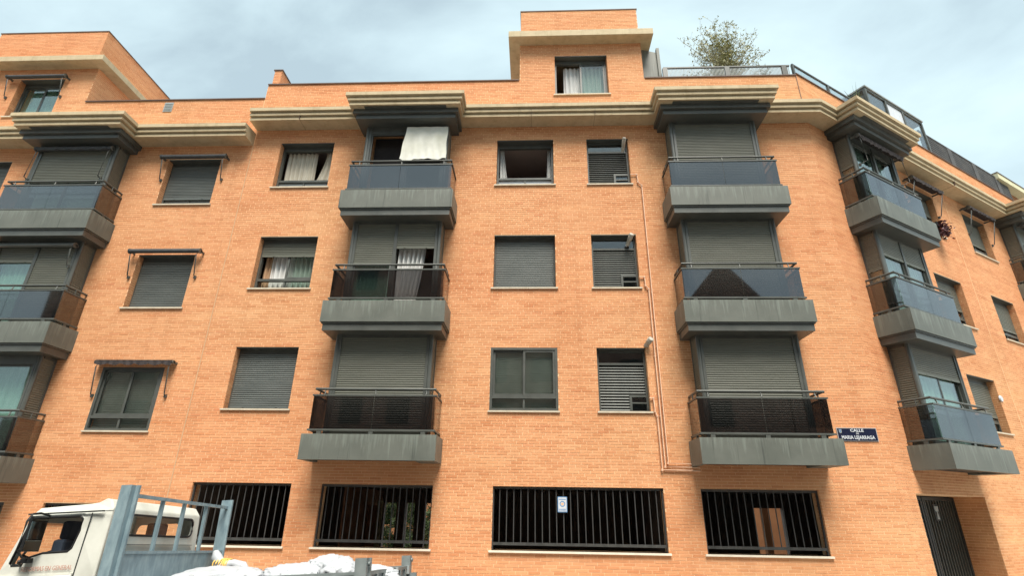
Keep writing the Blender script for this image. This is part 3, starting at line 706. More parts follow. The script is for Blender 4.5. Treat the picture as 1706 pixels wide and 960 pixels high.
def trays(b, fr, s0, dz, cfg):
    for k, c in enumerate(cfg): make_bay(b, fr, s0, Z0+dz+H*k, bottom=(k == 0), top=(k == 2), **c)
trays(LEFT, FM, -13.37, DL, [dict(front=[(0, 'green')], side=(1, 1)), dict(front=[(.22, 'green'), (1, '')], side=(1, .78)), dict(front=[(.50, 'sky')], side=(1, .52))])
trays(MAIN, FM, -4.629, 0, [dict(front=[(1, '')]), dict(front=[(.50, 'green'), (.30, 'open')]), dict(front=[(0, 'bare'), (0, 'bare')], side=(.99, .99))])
trays(MAIN, FM, 3.19, 0, [dict(front=[(1, '')]), dict(front=[(1, '')], side=(.8, 1)), dict(front=[(1, '')])])
trays(MAIN, FW, .68, 0, [dict(front=[(.27, 'green')], side=(1, 1)), dict(front=[(.26, 'sky'), (.26, 'sky')], side=(.45, 1)), dict(front=[(0, 'sky'), (0, 'sky')], side=(.42, 1))])
trays(MAIN, FW, 10.2, 0, [dict(front=[(1, '')], side=(1, 1)), dict(front=[(1, '')], side=(.5, 1)), dict(front=[(.3, 'sky')], side=(.5, 1))])

# ------------------------------------------------------------------ penthouses
def pent(b, x0, x1, z0, zs, zt, depth, sl, sr, x0b=None, x1b=None):
    m = MB(); d = b.location.x
    m.box(x0-d, x1-d, .004, depth, z0, zs); m.box(x0+.02-d, x1b-d if x1b else x1-.02-d, .004, depth, zs+.2, zt)
    return m
cut = lambda: None
# central
m = MB(); wx0, wx1, wz0, wz1 = .605, 2.085, 12.12, 13.53
for a, b, c, d_ in sub_rects((-.38, 3.07, 12.642, 13.96), [(wx0, wx1, wz0, wz1)]): m.quad((a, 0, c), (b, 0, c), (b, 0, d_), (a, 0, d_))
m.quad((-.38, 0, 12), (-.38, 4, 12), (-.38, 4, 13.96), (-.38, 0, 13.96)); m.quad((3.07, 0, 12), (3.07, 4, 12), (3.07, 4, 13.96), (3.07, 0, 13.96)); m.quad((-.38, 4, 12), (3.07, 4, 12), (3.07, 4, 13.96), (-.38, 4, 13.96))
for q in (((wx0, 0, wz0), (wx0, .25, wz0), (wx0, .25, wz1), (wx0, 0, wz1)), ((wx1, 0, wz0), (wx1, .25, wz0), (wx1, .25, wz1), (wx1, 0, wz1)), ((wx0, 0, wz1), (wx1, 0, wz1), (wx1, .25, wz1), (wx0, .25, wz1)), ((wx0, 0, wz0), (wx1, 0, wz0), (wx1, .25, wz0), (wx0, .25, wz0))): m.quad(*q)
m.box(-.36, 3.05, .001, 4, 14.17, 15.30); m.build('penthouse_wall', MORTAR, MAIN)
m = MB(); m.box(-.70, 3.38, -.33, 4.3, 13.96, 14.175); m.build('penthouse_slab', STONE, MAIN, bevel=.01)
m = MB(); m.box(-.38, 3.07, -.02, 4.02, 15.30, 15.33); m.build('coping', LEDGE, MAIN)
m = MB(); m.box(3.08, 3.56, .25, 3, 12.6, 13.85); m.add([(3.08, .25, 13.85), (3.56, .25, 13.85), (3.08, .25, 14.0), (3.08, 3, 13.85), (3.56, 3, 13.85), (3.08, 3, 14.0)], [(0, 1, 2), (3, 5, 4), (1, 4, 5, 2)]); m.box(3.56, 3.64, .2, .3, 12.6, 13.98); m.build('metal_enclosure', TRAY, MAIN)
# left
d = 7.56
m = MB(); wx0, wx1, wz0, wz1 = -15.06, -13.70, 11.66, 13.02
for a, b, c, d_ in sub_rects((-19, -12.81, 12.142, 13.40), [(wx0, wx1, wz0, wz1)]): m.quad((a+d, 0, c), (b+d, 0, c), (b+d, 0, d_), (a+d, 0, d_))
m.quad((-12.81+d, 0, 11.6), (-12.81+d, 6, 11.6), (-12.81+d, 6, 13.4), (-12.81+d, 0, 13.4)); m.quad((-19+d, 6, 11.6), (-12.81+d, 6, 11.6), (-12.81+d, 6, 13.4), (-19+d, 6, 13.4))
m.box(-16.4+d, -12.98+d, .001, 6, 13.58, 14.88); m.build('penthouse_wall', MORTAR, LEFT)
m = MB(); m.box(-19+d, -12.45+d, -.35, 6.4, 13.40, 13.585); m.build('penthouse_slab', STONE, LEFT, bevel=.01)
m = MB(); m.box(-16.42+d, -12.96+d, -.02, 6.02, 14.88, 14.91); m.build('coping', LEDGE, LEFT)
m = MB(); m.box(-10.42+d, -10.17+d, -.02, .0, 11.74, 12.06)
for i in range(5): m.box(-10.40+d, -10.19+d, -.03, -.02, 11.78+i*.055, 11.80+i*.055)
m.build('wall_vent', LIGHTM, LEFT)
# party wall stub on the roof
m = MB(); m.box(-7.54, -7.33, .12, 2.4, 12.0, 13.30); m.build('party_wall', MORTAR, MAIN)
pwf = BrickField(MAIN)
m = MB()
fr_ = Frame(0, .12, 0)
for (a, b, c, d_, f_) in brick_rects(-7.54, -7.33, 12.67, 13.30, [], 1): m.box(a, b, .115, .13, c, d_)
for (a, b, c, d_, f_) in brick_rects(.12, 2.4, 12.67, 13.30, [], 1): m.box(-7.335, -7.325, a, b, c, d_)
m.build('party_wall_brickwork', BRICK, MAIN)
m = MB(); m.box(-7.57, -7.30, .09, 2.42, 13.30, 13.33); m.build('coping', LEDGE, MAIN)

# roof terrace screens
def bar_screen(name, label, fr, x0, x1, z0, z1, y, posts, pitch=.03, mat=PANELW, bw=.012, topmat=METAL, glassy=False, pw_=.07):
    o = fr.w(x0, y, z0); t = thing(name, label, 'railing', o, fr.rz, 'roof terrace screens')
    w, h = x1-x0, z1-z0
    m = MB(); m.box(0, w, -.025, .025, h-.04, h); m.box(0, w, -.02, .02, 0, .03); m.build('rail', topmat, t)
    pm = MB(); pm.box(-pw_/2, pw_/2, -.03, .03, 0, h-.04); me = pm.mesh('post', topmat)
    for x in posts: link(me, 'post', t, (x-x0, 0, 0))
    if glassy:
        m = MB(); m.box(.02, w-.02, -.004, .004, .03, h-.04); m.build('glass_panel', FROST, t)
    else:
        m = MB(); n_ = int(w/pitch)
        for i in range(n_): m.box(i*w/n_, i*w/n_+bw, -.006, .006, .03, h-.04)
        stuff(m.build('screen_bars', mat, t))
    return t
bar_screen('terrace_screen', 'grey barred terrace screen on the parapet in front of the wispy bush', FM, 3.66, 7.14, ZM+.03, 13.12, .10, (3.70, 5.42, 6.98), .036, LIGHTM, .014, pw_=.13)
bar_screen('terrace_screen', 'frosted glass terrace screen running back along the corner parapet', FW, .12, 3.55, ZW+.03, 13.22, .10, (.14, 1.75, 3.45), glassy=True)
t = bar_screen('terrace_screen', 'tall dark perforated terrace screen above the right-hand cornice', FW, 7.0, 13.6, ZW+.03, 13.72, .12, (7.2, 9.0, 10.8, 12.6), .045, PANELW, .026, PANELW, pw_=.30)
m = MB(); 
for z in [.1*i for i in range(1, 10)]: m.box(0, 6.6, -.012, -.007, z, z+.035)
stuff(m.build('screen_mesh', PANELW, t))
# glazed rooftop room on the wing
m = MB(); x0, x1, z0, z1, yy = 3.75, 7.15, 12.7, 14.02, -.02
gp = thing('rooftop_glazed_room', 'dark metal and glass rooftop room above the corner bay', 'rooftop room', FW.w(x0, yy, z0), TH)
w, h = x1-x0, z1-z0
m.box(0, w, 0, 2.5, h-.10, h-.02); 
for x in (0, 1.1, 2.1, w-.08): m.box(x, x+.08, 0, .08, 0, h-.10)
for y_ in (.0, 1.1, 2.3): m.box(0, .08, y_+.09, y_+.17, 0, h-.28)
m.build('frame', METAL, gp)
m = MB(); m.box(-.02, w+.02, -.03, 2.6, h-.018, h+.03); m.build('roof', LIGHTM, gp)
m = MB(); m.box(.08, 1.1, .03, .04, 0, h-.10); m.box(2.18, w-.08, .03, .04, 0, h-.10); m.build('pane', CLEAR, gp)
m = MB(); m.box(1.18, 2.1, .03, .04, 0, h-.10); m.build('white_panel', WHITE, gp)
m = MB(); m.box(.03, .04, .1, 2.3, 0, h-.28); m.build('side_panel', METAL, gp)
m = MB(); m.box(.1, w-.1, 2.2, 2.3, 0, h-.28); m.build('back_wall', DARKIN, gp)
# cream penthouse at the far right
m = MB(); m.box(0, 3, 0, 3, 0, .9); cp = thing('rooftop_penthouse', 'cream slab-roofed penthouse at the far right edge above the parapet', 'rooftop room', FW.w(12.7, .3, 12.7), TH); m.build('wall', ORANGE, cp)
m = MB(); m.box(-.15, 1.1, -.3, 3.2, .9, 1.14); m.box(1.115, 3.2, -.3, 3.2, .9, 1.14); m.build('roof_slab', RENDER, cp)
m = MB(); m.box(-.17, 3.2, -.32, 3.2, 1.14, 1.17); m.build('coping', LEDGE, cp)

# ------------------------------------------------------------------ awnings
def awning(fr, x0, x1, zt, label, out_=.16, mat=AWN, scallop=0, arms=.62, arm_out=.05, roll=.055, elbow=False, arms_on=True, yb=0.0):
    t = thing('awning', label, 'awning', fr.w((x0+x1)/2, yb, zt), fr.rz, 'folded window awnings')
    w = (x1-x0)/2; m = MB()
    m.tube([(-w, -out_, 0), (w, -out_, 0)], roll, 14); m.build('roller', mat, t)
    m = MB(); m.tube([(-w-.02, -out_, 0), (-w, -out_, 0)], roll*1.25, 12); m.tube([(w, -out_, 0), (w+.02, -out_, 0)], roll*1.25, 12)
    for s_ in (-1, 1): m.box(s_*w-.02, s_*w+.02, -out_, .0, -.02, .02)
    m.box(-w, w, -out_-.02, -out_+.06, roll*.7, roll*.7+.02); m.build('housing', METAL, t)
    if arms_on:
        for s_ in (-1, 1):
            m = MB(); x = s_*(w-.05)
            pts = [(x, -out_+.0, -.05), (x-.05*s_*0, -out_-.03, -.12), (x+.0, -arm_out-.03, -arms), (x, -.01, -arms-.02)]
            m.tube(pts, .013, 7); m.box(x-.025, x+.025, -.05, 0, -arms-.06, -arms+.01); m.build('arm', METAL, t)
    if scallop:
        m = MB(); n_ = int(2*w/.02); V = []
        for i in range(n_+1):
            x = -w+2*w*i/n_; V += [(x, -out_-.05-.01*math.sin(i*.9), .03), (x, -out_-.055-.012*math.sin(i*.7), -scallop-.035*abs(math.sin(i*.20)))]
        m.add(V, [(2*i, 2*i+1, 2*i+3, 2*i+2) for i in range(n_)], True)
        m.add([(-w, -out_-.05, .03), (w, -out_-.05, .03), (w, -.03, .06), (-w, -.03, .06)], [(0, 1, 2, 3)]); m.build('valance', mat, t)
    return t
awning(FM, -9.88, -8.14, 10.08, 'dark rolled awning with two arms above the upper window of the left block')
awning(FM, -9.91, -8.15, 7.28, 'dark rolled awning with rounded ends above the middle shuttered window of the left block')
awning(FM, -9.88, -8.10, 4.50, 'thin maroon awning with scalloped edge above the lowest window of the left block', .14, AWNR, .05, roll=.035, arms=.72)
awning(FM, -15.3, -13.56, 12.98, 'dark awning with long arms over the penthouse window at top left')
awning(FM, -13.05, -11.0, 10.12, 'scalloped awning folded under the cornice of the top left bay', .06, AWN, .03, arms=.9, arm_out=.1, yb=-.44)
awning(FM, -13.3, -11.0, 7.26, 'long plain grey awning roll above the middle left bay', .10, METAL, 0, yb=-.44, arms=.5)
awning(FW, 1.0, 3.05, 10.62, 'dark scalloped awning above the glazed top bay on the corner', .16, AWNR, .10, arms=.8, yb=-.44, arm_out=.2)
awning(FW, 4.35, 6.02, 10.68, 'dark maroon scalloped awning above the top window right of the corner bay', .24, AWNR, .08, arms=.75)
awning(FW, 7.70, 9.35, 10.68, 'dark awning with long arms above the second top window right of the corner bay', .25, AWNR, .05, arms=.85)
awning(FW, 10.5, 12.6, 10.62, 'dark awning over the top bay at the far right edge', .16, AWNR, .08, arms=.7, yb=-.44, arm_out=.2)

# ------------------------------------------------------------------ pipes and flues
def pipe(label, pts, r=.016):
    t = thing('gas_pipe', label, 'pipe', pts[0], 0, 'gas pipes on the brick wall'); o = Vector(pts[0])
    m = MB(); m.tube([Vector(p)-o for p in pts], r, 8); m.build('tube', PIPE, t)
    c = MB()
    for p in pts[1:-1]: c.tube([Vector(p)-o-Vector((0, 0, .02)), Vector(p)-o+Vector((0, 0, .02))], r*1.45, 8)
    z = pts[-3][2]-.3
    while z > pts[-2][2]+.2: c.box(pts[-3][0]-o.x-.02, pts[-3][0]-o.x+.02, -.012, .035, z-o.z-.008, z-o.z+.008); z -= 1.3
    c.build('clamp', PIPE, t)
pipe('copper gas pipe from the top louvred window, the longest of the three', [(2.46, -.04, 9.45), (2.62, -.04, 9.45), (2.63, -.04, 9.22), (2.72, -.04, 9.12), (2.72, -.04, 2.46), (3.35, -.04, 2.44)])
pipe('copper gas pipe from the middle louvred window', [(2.46, -.04, 6.60), (2.58, -.04, 6.60), (2.59, -.04, 6.38), (2.655, -.04, 6.30), (2.655, -.04, 2.39), (3.35, -.04, 2.38)])
pipe('copper gas pipe from the lowest louvred window, the shortest of the three', [(2.46, -.04, 3.78), (2.54, -.04, 3.78), (2.55, -.04, 3.5), (2.59, -.04, 3.40), (2.59, -.04, 2.33), (3.35, -.04, 2.32)])
def flue(label, a, b, r):
    t = thing('flue_pipe', label, 'flue', a, 0, 'boiler flues at the louvred windows'); A_, B_ = Vector(a), Vector(b); d_ = B_-A_
    m = MB(); m.tube([(0, 0, 0), d_*.45, d_*.46, d_*.9, d_*.91, d_], r, 14, radii=[r, r, r*1.12, r*1.12, r, r]); m.build('tube', FLUE, t)
    m = MB(); m.tube([d_, d_*1.02], r*.8, 14); m.tube([d_*.9, d_*.97], r*1.25, 14, caps=False); m.build('cap', DARKM if r > .06 else FLUE, t)
flue('pale aluminium flue pipe sticking out at the top louvred window', (2.33, .05, 10.22), (2.34, -.24, 10.44), .045)
flue('weathered flue pipe hanging out of the middle louvred window', (2.27, .08, 7.50), (2.34, -.18, 7.66), .05)
flue('pale dark-mouthed flue pipe on the wall beside the lowest louvred window', (2.49, .0, 4.95), (2.57, -.20, 5.05), .055)

# ------------------------------------------------------------------ street sign
SX, SZ = 6.62, 3.065
sg = thing('street_sign', 'dark blue enamel street name sign with white capitals beside the lowest bay tray', 'street sign', (SX, -.02, SZ))
m = MB(); m.box(-.40, .40, 0, .012, -.135, .135); m.build('border', SIGNB, sg)
m = MB(); m.box(-.385, .385, -.006, 0, -.12, .12); m.build('plate', ENAM, sg)
def text(s, parent, loc, size, mat, rot=(PI/2, 0, 0), align='CENTER', sx=1.0, name='lettering', bold=.0):
    cu = bpy.data.curves.new('lettering', 'FONT'); cu.body = s; cu.size = size; cu.align_x = align; cu.align_y = 'CENTER'; cu.extrude = .0015; cu.offset = bold; cu.resolution_u = 2
    o = bpy.data.objects.new('tmp_text', cu); col.objects.link(o); bpy.context.view_layer.update()
    me = bpy.data.meshes.new_from_object(o.evaluated_get(bpy.context.evaluated_depsgraph_get())); bpy.data.objects.remove(o)
    me.materials.clear(); me.materials.append(mat); q = bpy.data.objects.new(name, me); col.objects.link(q); q.parent = parent; q.location = loc; q.rotation_euler = rot; q.scale = (sx, 1, 1)
    return q
text('CALLE', sg, (.0, -.009, .078), .082, WHITE, sx=1.15, bold=.0022); text('DE', sg, (0, -.009, .016), .042, WHITE, sx=1.1, bold=.001); text('MARIA LEJARRAGA', sg, (.0, -.009, -.062), .098, WHITE, sx=.80, bold=.0026)
m = MB(); m.add([(-.36, -.009, .105), (-.305, -.009, .105), (-.305, -.009, .04), (-.332, -.009, .02), (-.36, -.009, .04)], [(0, 4, 3, 2, 1)]); m.build('crest', LIGHTM, sg)
m = MB(); m.box(-.355, -.31, -.011, -.009, .085, .10); m.box(-.345, -.320, -.011, -.009, .045, .07); m.build('crest_detail', BLUEP, sg)
# poster on the wide grille
po = thing('notice_sign', 'small white and blue notice fixed to the wide barred window', 'sign', (.565, .03, 1.655))
m = MB(); m.box(-.095, .095, 0, .004, -.145, .145); m.build('backing', BLUEP, po)
m = MB(); m.box(-.082, .082, -.003, 0, -.130, .130); m.build('sheet', WHITE, po)
m = MB(); m.box(-.07, .07, -.005, -.003, .088, .102); m.box(-.07, .07, -.005, -.003, -.110, -.098); m.box(-.075, .075, -.005, -.003, -.088, -.082)
m.add([(.055*math.cos(a_)*r_, -.0045, .01+.055*math.sin(a_)*r_) for r_ in (1, .7) for a_ in [2*PI*i/20 for i in range(20)]], [(i, (i+1) % 20, 20+(i+1) % 20, 20+i) for i in range(20)]); m.build('print', BLUEP, po)
m = MB(); m.add([(.03*math.cos(2*PI*i/12), -.0048, .008+.026*math.sin(2*PI*i/12)) for i in range(12)], [tuple(range(12))]); m.build('emblem', PIPE, po)
# round white cap on the wing
cap = thing('wall_cap', 'small round white cover plate on the brick to the right of the lowest wing window', 'wall plate', FW.w(6.0, 0, 4.42), TH)
m = MB(); m.tube([(0, 0, 0), (0, -.03, 0)], .085, 20, radii=[.085, .075]); m.build('cover', WHITE, cap)

# ------------------------------------------------------------------ white sheet over the open bay
def cloth():
    X0, X1, zt, zb = -3.27, -2.20, 10.67, 9.66; nx, nz = 44, 34; V = []
    for j in range(nz+1):
        t = j/nz
        for i in range(nx+1):
            f = i/nx; x = X0+(X1-X0)*f - .10*(1-f)*t + .01*math.sin(9*t)
            z = zt - (zt-zb)*t*(1+.025*math.sin(2.2*f*PI+.4)+.02*math.sin(11*f)) - .03*(1-abs(2*f-1)**2)*t
            y = -.50 - .03*t - .016*math.sin(f*19+2*t) * (.3+t) - .008*math.sin(f*41-5*t)*t - .003*math.sin(11*t+4*f)
            V.append((x, y, z))
    m = MB(); m.add(V, [(j*(nx+1)+i, j*(nx+1)+i+1, (j+1)*(nx+1)+i+1, (j+1)*(nx+1)+i) for j in range(nz) for i in range(nx)], True)
    o = m.build('hanging_sheet', SHEET); return tag(o, 'stained white sheet hung out over the open top bay', 'sheet')
cloth()
# lamp seen on the ceiling through the open window
lt = thing('ceiling_lamp', 'small dark ceiling lamp seen through the open top window', 'lamp', (-.05, 2.6, 10.75))
m = MB(); m.tube([(0, 0, 0), (0, 0, -.25)], .012, 6); m.build('rod', BLACK, lt)
m = MB(); [m.tube([(0, 0, -.25), (.09*math.cos(a_), .09*math.sin(a_), -.3), (.17*math.cos(a_), .17*math.sin(a_), -.24)], .014, 6) for a_ in [i*2*PI/5 for i in range(5)]]; m.build('arms', BLACK, lt)

# ------------------------------------------------------------------ plants
def leaf_cloud(m, pts, size, n, spread, rnd, droop=0):
    for _ in range(n):
        p = rnd.choice(pts) + Vector((rnd.gauss(0, spread), rnd.gauss(0, spread), rnd.gauss(0, spread)))
        d_ = Vector((rnd.uniform(-1, 1), rnd.uniform(-1, 1), rnd.uniform(-.6, 1)-droop)).normalized(); u = d_.cross(Vector((rnd.uniform(-1, 1), rnd.uniform(-1, 1), rnd.uniform(-1, 1)))).normalized()
        L_ = size*rnd.uniform(.6, 1.4); w_ = L_*.22
        m.add([p, p+d_*L_*.5+u*w_, p+d_*L_, p+d_*L_*.5-u*w_], [(0, 1, 2, 3)])
def feathery(label, loc, h, nst, spreadx, rnd, leaf=LEAFP, n=900, size=.07, core=None, name='terrace_bush', lean=0):
    t = thing(name, label, 'bush', loc, 0, 'plants on the roof terrace'); st = MB(); lm = MB(); pts = []; cm = MB()
    for i in range(nst):
        a_ = rnd.uniform(0, 2*PI); s_ = rnd.uniform(.1, 1); top = Vector((math.cos(a_)*s_*spreadx+lean, math.sin(a_)*s_*.35*spreadx, h*rnd.uniform(.45, 1)*(1-.35*s_)))
        P = [Vector((top.x*f**1.4, top.y*f**1.4, top.z*f)) + Vector((rnd.gauss(0, .02), rnd.gauss(0, .02), 0)) for f in (0, .2, .4, .6, .8, 1)]
        st.tube(P, .01, 4, radii=[.014, .012, .009, .007, .005, .003])
        for q in range(2, 6):
            for _ in range(4):
                b_ = P[q].lerp(P[q-1], rnd.random()); e_ = b_ + Vector((rnd.gauss(0, .14), rnd.gauss(0, .14), rnd.uniform(.02, .26))); st.tube([b_, e_], .003, 3, caps=False); pts += [b_.lerp(e_, .4), b_.lerp(e_, .7), e_]
    leaf_cloud(lm, pts, size, n, .02, rnd); stuff(lm.build('foliage', leaf, t)); st.build('stems', STEM, t)
    if core:
        leaf_cloud(cm, [Vector((rnd.gauss(0, .22)+lean*.3, rnd.gauss(0, .15), h*rnd.uniform(.15, .62))) for _ in range(60)], size, core, .05, rnd); stuff(cm.build('inner_foliage', LEAFY, t))
    pot = MB(); pot.tube([(0, 0, -.5), (0, 0, -.05), (0, 0, 0)], .22, 14, radii=[.17, .23, .25]); pot.build('pot', TERRA, t)
    return t
rnd = random.Random(3)
feathery('tall wispy pale bush rising above the roof terrace screen', (5.80, .9, 12.95), 3.15, 70, 1.35, rnd, n=5200, size=.066, core=1700)
feathery('dark low shrub behind the barred terrace screen', (5.0, .55, 12.62), .72, 18, .9, rnd, LEAF, 900, .07)
feathery('small leafy pot plant by the corner of the terrace screen', (6.62, .5, 12.65), .85, 8, .3, rnd, LEAF, 200, .07)
fp = FW.w(3.45, .2, 12.9); t = thing('spiky_plant', 'small spiky plant beside the glazed rooftop room', 'plant', fp, 0, 'plants on the roof terrace'); m = MB()
for i in range(14):
    a_ = i*2.4; m.add([(0, 0, .2), (.02*math.sin(a_), .02*math.cos(a_), .3), (.22*math.cos(a_), .22*math.sin(a_), 1.0+.2*math.sin(i)), (-.02*math.sin(a_), -.02*math.cos(a_), .3)], [(0, 1, 2, 3)])
m.build('blades', LEAF, t); m = MB(); m.tube([(0, 0, -.2), (0, 0, .22)], .12, 10); m.build('pot', TERRA, t)
fp = FW.w(5.25, -.14, 9.26); t = thing('window_plant', 'purple-leaved plant spilling from the sill of the top wing window', 'plant', fp, TH); m = MB()
leaf_cloud(m, [Vector((rnd.gauss(.05, .15), rnd.gauss(-.12, .07), rnd.gauss(-.05, .10))) for _ in range(40)], .10, 420, .05, rnd, .5); stuff(m.build('foliage', LEAFR, t)); m = MB(); m.box(-.3, .3, -.12, .05, -.03, .1); m.build('planter', BLACK, t)
# courtyard greenery seen through the bars
def shrub(label, loc, h, w, n, mat=LEAF):
    t = thing('courtyard_shrub', label, 'shrub', loc, 0, 'shrubs in the courtyard'); m = MB()
    pts = [Vector((rnd.gauss(0, w*.42), rnd.gauss(0, w*.3), h*rnd.uniform(.12, 1))) for _ in range(90)]
    leaf_cloud(m, pts, .13, n, .09, rnd); stuff(m.build('foliage', mat, t)); s_ = MB(); [s_.tube([(0, 0, -.2), p*.5+Vector((0, 0, .1)), p], .012, 4, radii=[.03, .015, .005]) for p in pts[:14]]; s_.build('stems', STEM, t)
shrub('green shrub seen through the second barred window, near its middle', (-5.3, 9.6, -.4), 3.0, 1.2, 5200, LEAF)
shrub('leafy courtyard shrub seen at the right end of the second barred window', (-4.9, 11.6, -.4), 3.2, 1.7, 6500, LEAF)

shrub('dense dark shrub at the back of the courtyard, behind the other two', (-3.9, 12.6, -.4), 3.2, 1.3, 5200, LEAF)

# ------------------------------------------------------------------ truck
TQ = (-4.388, -5.484, -0.72, 0.0, 0.0585, -0.0650)
def trot(yaw, pit, rol):
    cy, sy, cp, sp, cr, sr = math.cos(yaw), math.sin(yaw), math.cos(pit), math.sin(pit), math.cos(rol), math.sin(rol)
    return Matrix(((cy, -sy, 0), (sy, cy, 0), (0, 0, 1))) @ Matrix(((cp, 0, -sp), (0, 1, 0), (sp, 0, cp))) @ Matrix(((1, 0, 0), (0, cr, -sr), (0, sr, cr)))
TR = trot(*TQ[3:]); TM = TR.to_4x4(); TM.translation = Vector(TQ[:3])
truck = thing('flatbed_truck', 'small white cab flatbed truck with blue headboard parked at lower left, loaded with sacks', 'truck')
truck.matrix_world = TM
# local: x to the rear, y to the far side, z up; headboard at x=0; bed 0..2.72, width 0..2.2
W = 2.2
def cabshell():
    y0, y1 = .04, 1.80
    # side profile (x,z) of the cab, front to rear
    prof = [(-1.30, .55), (-1.30, 1.00), (-1.22, 1.52), (-1.17, 1.70), (-1.045, 2.235), (-.99, 2.305), (-.42, 2.325), (-.34, 2.335), (-.26, 2.375), (-.20, 2.36), (-.14, 2.27), (-.12, 1.60), (-.12, .55)]
    win = [(-.965, 2.195), (-.455, 2.195), (-.42, 2.165), (-.42, 2.05), (-.455, 1.88), (-.49, 1.85), (-.76, 1.845), (-.93, 1.80), (-.95, 1.735), (-1.06, 1.735), (-1.085, 1.76), (-1.005, 2.165)]
    m = MB()
    bm = bmesh.new()
    def face_with_hole(pts_o, pts_i, f3):
        vo = [bm.verts.new(f3(p)) for p in pts_o]; vi = [bm.verts.new(f3(p)) for p in pts_i]
        es = [bm.edges.new((vo[i], vo[(i+1) % len(vo)])) for i in range(len(vo))] + [bm.edges.new((vi[i], vi[(i+1) % len(vi)])) for i in range(len(vi))]
        bmesh.ops.triangle_fill(bm, use_beauty=True, edges=es)
        return vo, vi
    ins = lambda p: .04 if p[1] > 2.2 else 0
    oN, iN = face_with_hole(prof, win, lambda p: (p[0], y0+ins(p)+(.02 if p[1] > 2.3 else 0), p[1])); oF, iF = face_with_hole(prof, win, lambda p: (p[0], y1-ins(p)-(.02 if p[1] > 2.3 else 0), p[1]))
    n = len(prof)
    def strip_faces(i): return bm.faces.new((oN[i], oN[(i+1) % n], oF[(i+1) % n], oF[i]))
    for i in range(n):
        if i in (3, 10): continue
        strip_faces(i)
    def hole_quad(a, b, c, d, hole, nrm='x'):
        vo = [a, b, c, d]; vi = [bm.verts.new(p) for p in hole]
        es = []
        for i in range(4):
            e_ = bm.edges.get((vo[i], vo[(i+1) % 4])) or bm.edges.new((vo[i], vo[(i+1) % 4])); es.append(e_)
        es += [bm.edges.new((vi[i], vi[(i+1) % len(vi)])) for i in range(len(vi))]
        bmesh.ops.triangle_fill(bm, use_beauty=True, edges=es); return vi
    # windscreen opening
    hole_quad(oN[3], oN[4], oF[4], oF[3], [(-1.155, y0+.12, 1.76), (-1.075, y0+.12, 2.11), (-1.06, y0+.18, 2.17), (-1.06, y1-.18, 2.17), (-1.075, y1-.12, 2.11), (-1.155, y1-.12, 1.76)])
    # rear window opening (rounded)
    a, b, c, d_ = .22, 1.62, 2.00, 2.215; hx = lambda z: -.12-.02*(z-1.6)/.67
    rr = .07; hole = []
    for cx, cz, s in ((b-rr, d_-rr, 0), (a+rr, d_-rr, 1), (a+rr, c+rr, 2), (b-rr, c+rr, 3)):
        for k in range(4): an = PI/2*(s+k/3); hole.append((hx(cz), cx+rr*math.cos(an), cz+rr*math.sin(an)))
    hole_quad(oN[10], oN[11], oF[11], oF[10], hole)
    bmesh.ops.recalc_face_normals(bm, faces=bm.faces)
    me = bpy.data.meshes.new('cab'); bm.to_mesh(me); bm.free(); me.materials.append(WPAINT)
    o = link(me, 'cab', truck); md = o.modifiers.new('thick', 'SOLIDIFY'); md.thickness = .03; md.offset = -1
    bv = o.modifiers.new('soft', 'BEVEL'); bv.width = .012; bv.segments = 2; bv.limit_method = 'ANGLE'; bv.angle_limit = math.radians(24)
    return o, win, hole
cab, win, rhole = cabshell()
def ring(m, pts, r, n=6): m.tube(list(pts)+[pts[0], pts[1]], r, n, caps=False)
m = MB(); ring(m, [(x, .045, z) for x, z in win], .012); m.build('window_seal', BLACK, cab)
m = MB(); ring(m, [(x+.004, y, z) for x, y, z in rhole], .013); m.build('rear_window_seal', BLACK, cab)
m = MB(); m.add([(x, .06, z) for x, z in win], [tuple(range(len(win)))]); m.build('side_pane', CLEAR, cab)
m = MB(); m.add([(x, 1.78, z) for x, z in win], [tuple(range(len(win)))]); m.build('side_pane', CLEAR, cab)
m = MB(); m.add(rhole, [tuple(range(len(rhole)))]); m.build('rear_pane', CLEAR, cab)
m = MB(); m.add([(-1.152, .16, 1.76), (-1.06, .16, 2.17), (-1.06, 1.68, 2.17), (-1.152, 1.68, 1.76)], [(0, 1, 2, 3)]); m.build('windscreen', CLEAR, cab)
m = MB()                                                   # door shut lines and drip rail
m.box(-1.04, -.20, .018, .045, 2.232, 2.246); m.tube([(-.33, .036, 2.225), (-.35, .036, 1.60), (-.36, .036, 1.0)], .006, 5); m.tube([(-.19, .036, 2.24), (-.10, .036, 2.235)], .004, 4)
m.box(-.125, -.105, .25, 1.65, 1.90, 1.905); m.build('shut_line', DARKM, cab)
m = MB(); m.box(-1.24, -.36, .022, .04, 1.615, 1.64); m.tube([(-1.22, .03, 1.60), (-.36, .03, 1.615)], .014, 6); m.build('body_crease', WPAINT, cab)
m = MB(); m.box(-.46, -.40, .012, .04, 1.545, 1.565); m.build('door_handle', BLACK, cab)
mi = MB(); mi.tube([(-.88, .03, 1.80), (-.90, -.04, 1.83), (-.86, -.06, 1.86)], .014, 6); mi.tube([(-.95, .03, 1.74), (-.93, -.03, 1.76), (-.91, -.05, 1.78)], .012, 6); mi.box(-.91, -.83, -.04, .03, 1.755, 1.80); mi.build('mirror_bracket', BLACK, cab)
m = MB(); m.tube([(-.96+.17*math.cos(a_)*.6, .36+.17*math.sin(a_), 1.79+.17*math.cos(a_)*.5) for a_ in [2*PI*i/20 for i in range(21)]], .014, 8); m.tube([(-.96, .36, 1.79), (-1.08, .36, 1.6)], .02, 6); m.build('steering_wheel', BLACK, cab)
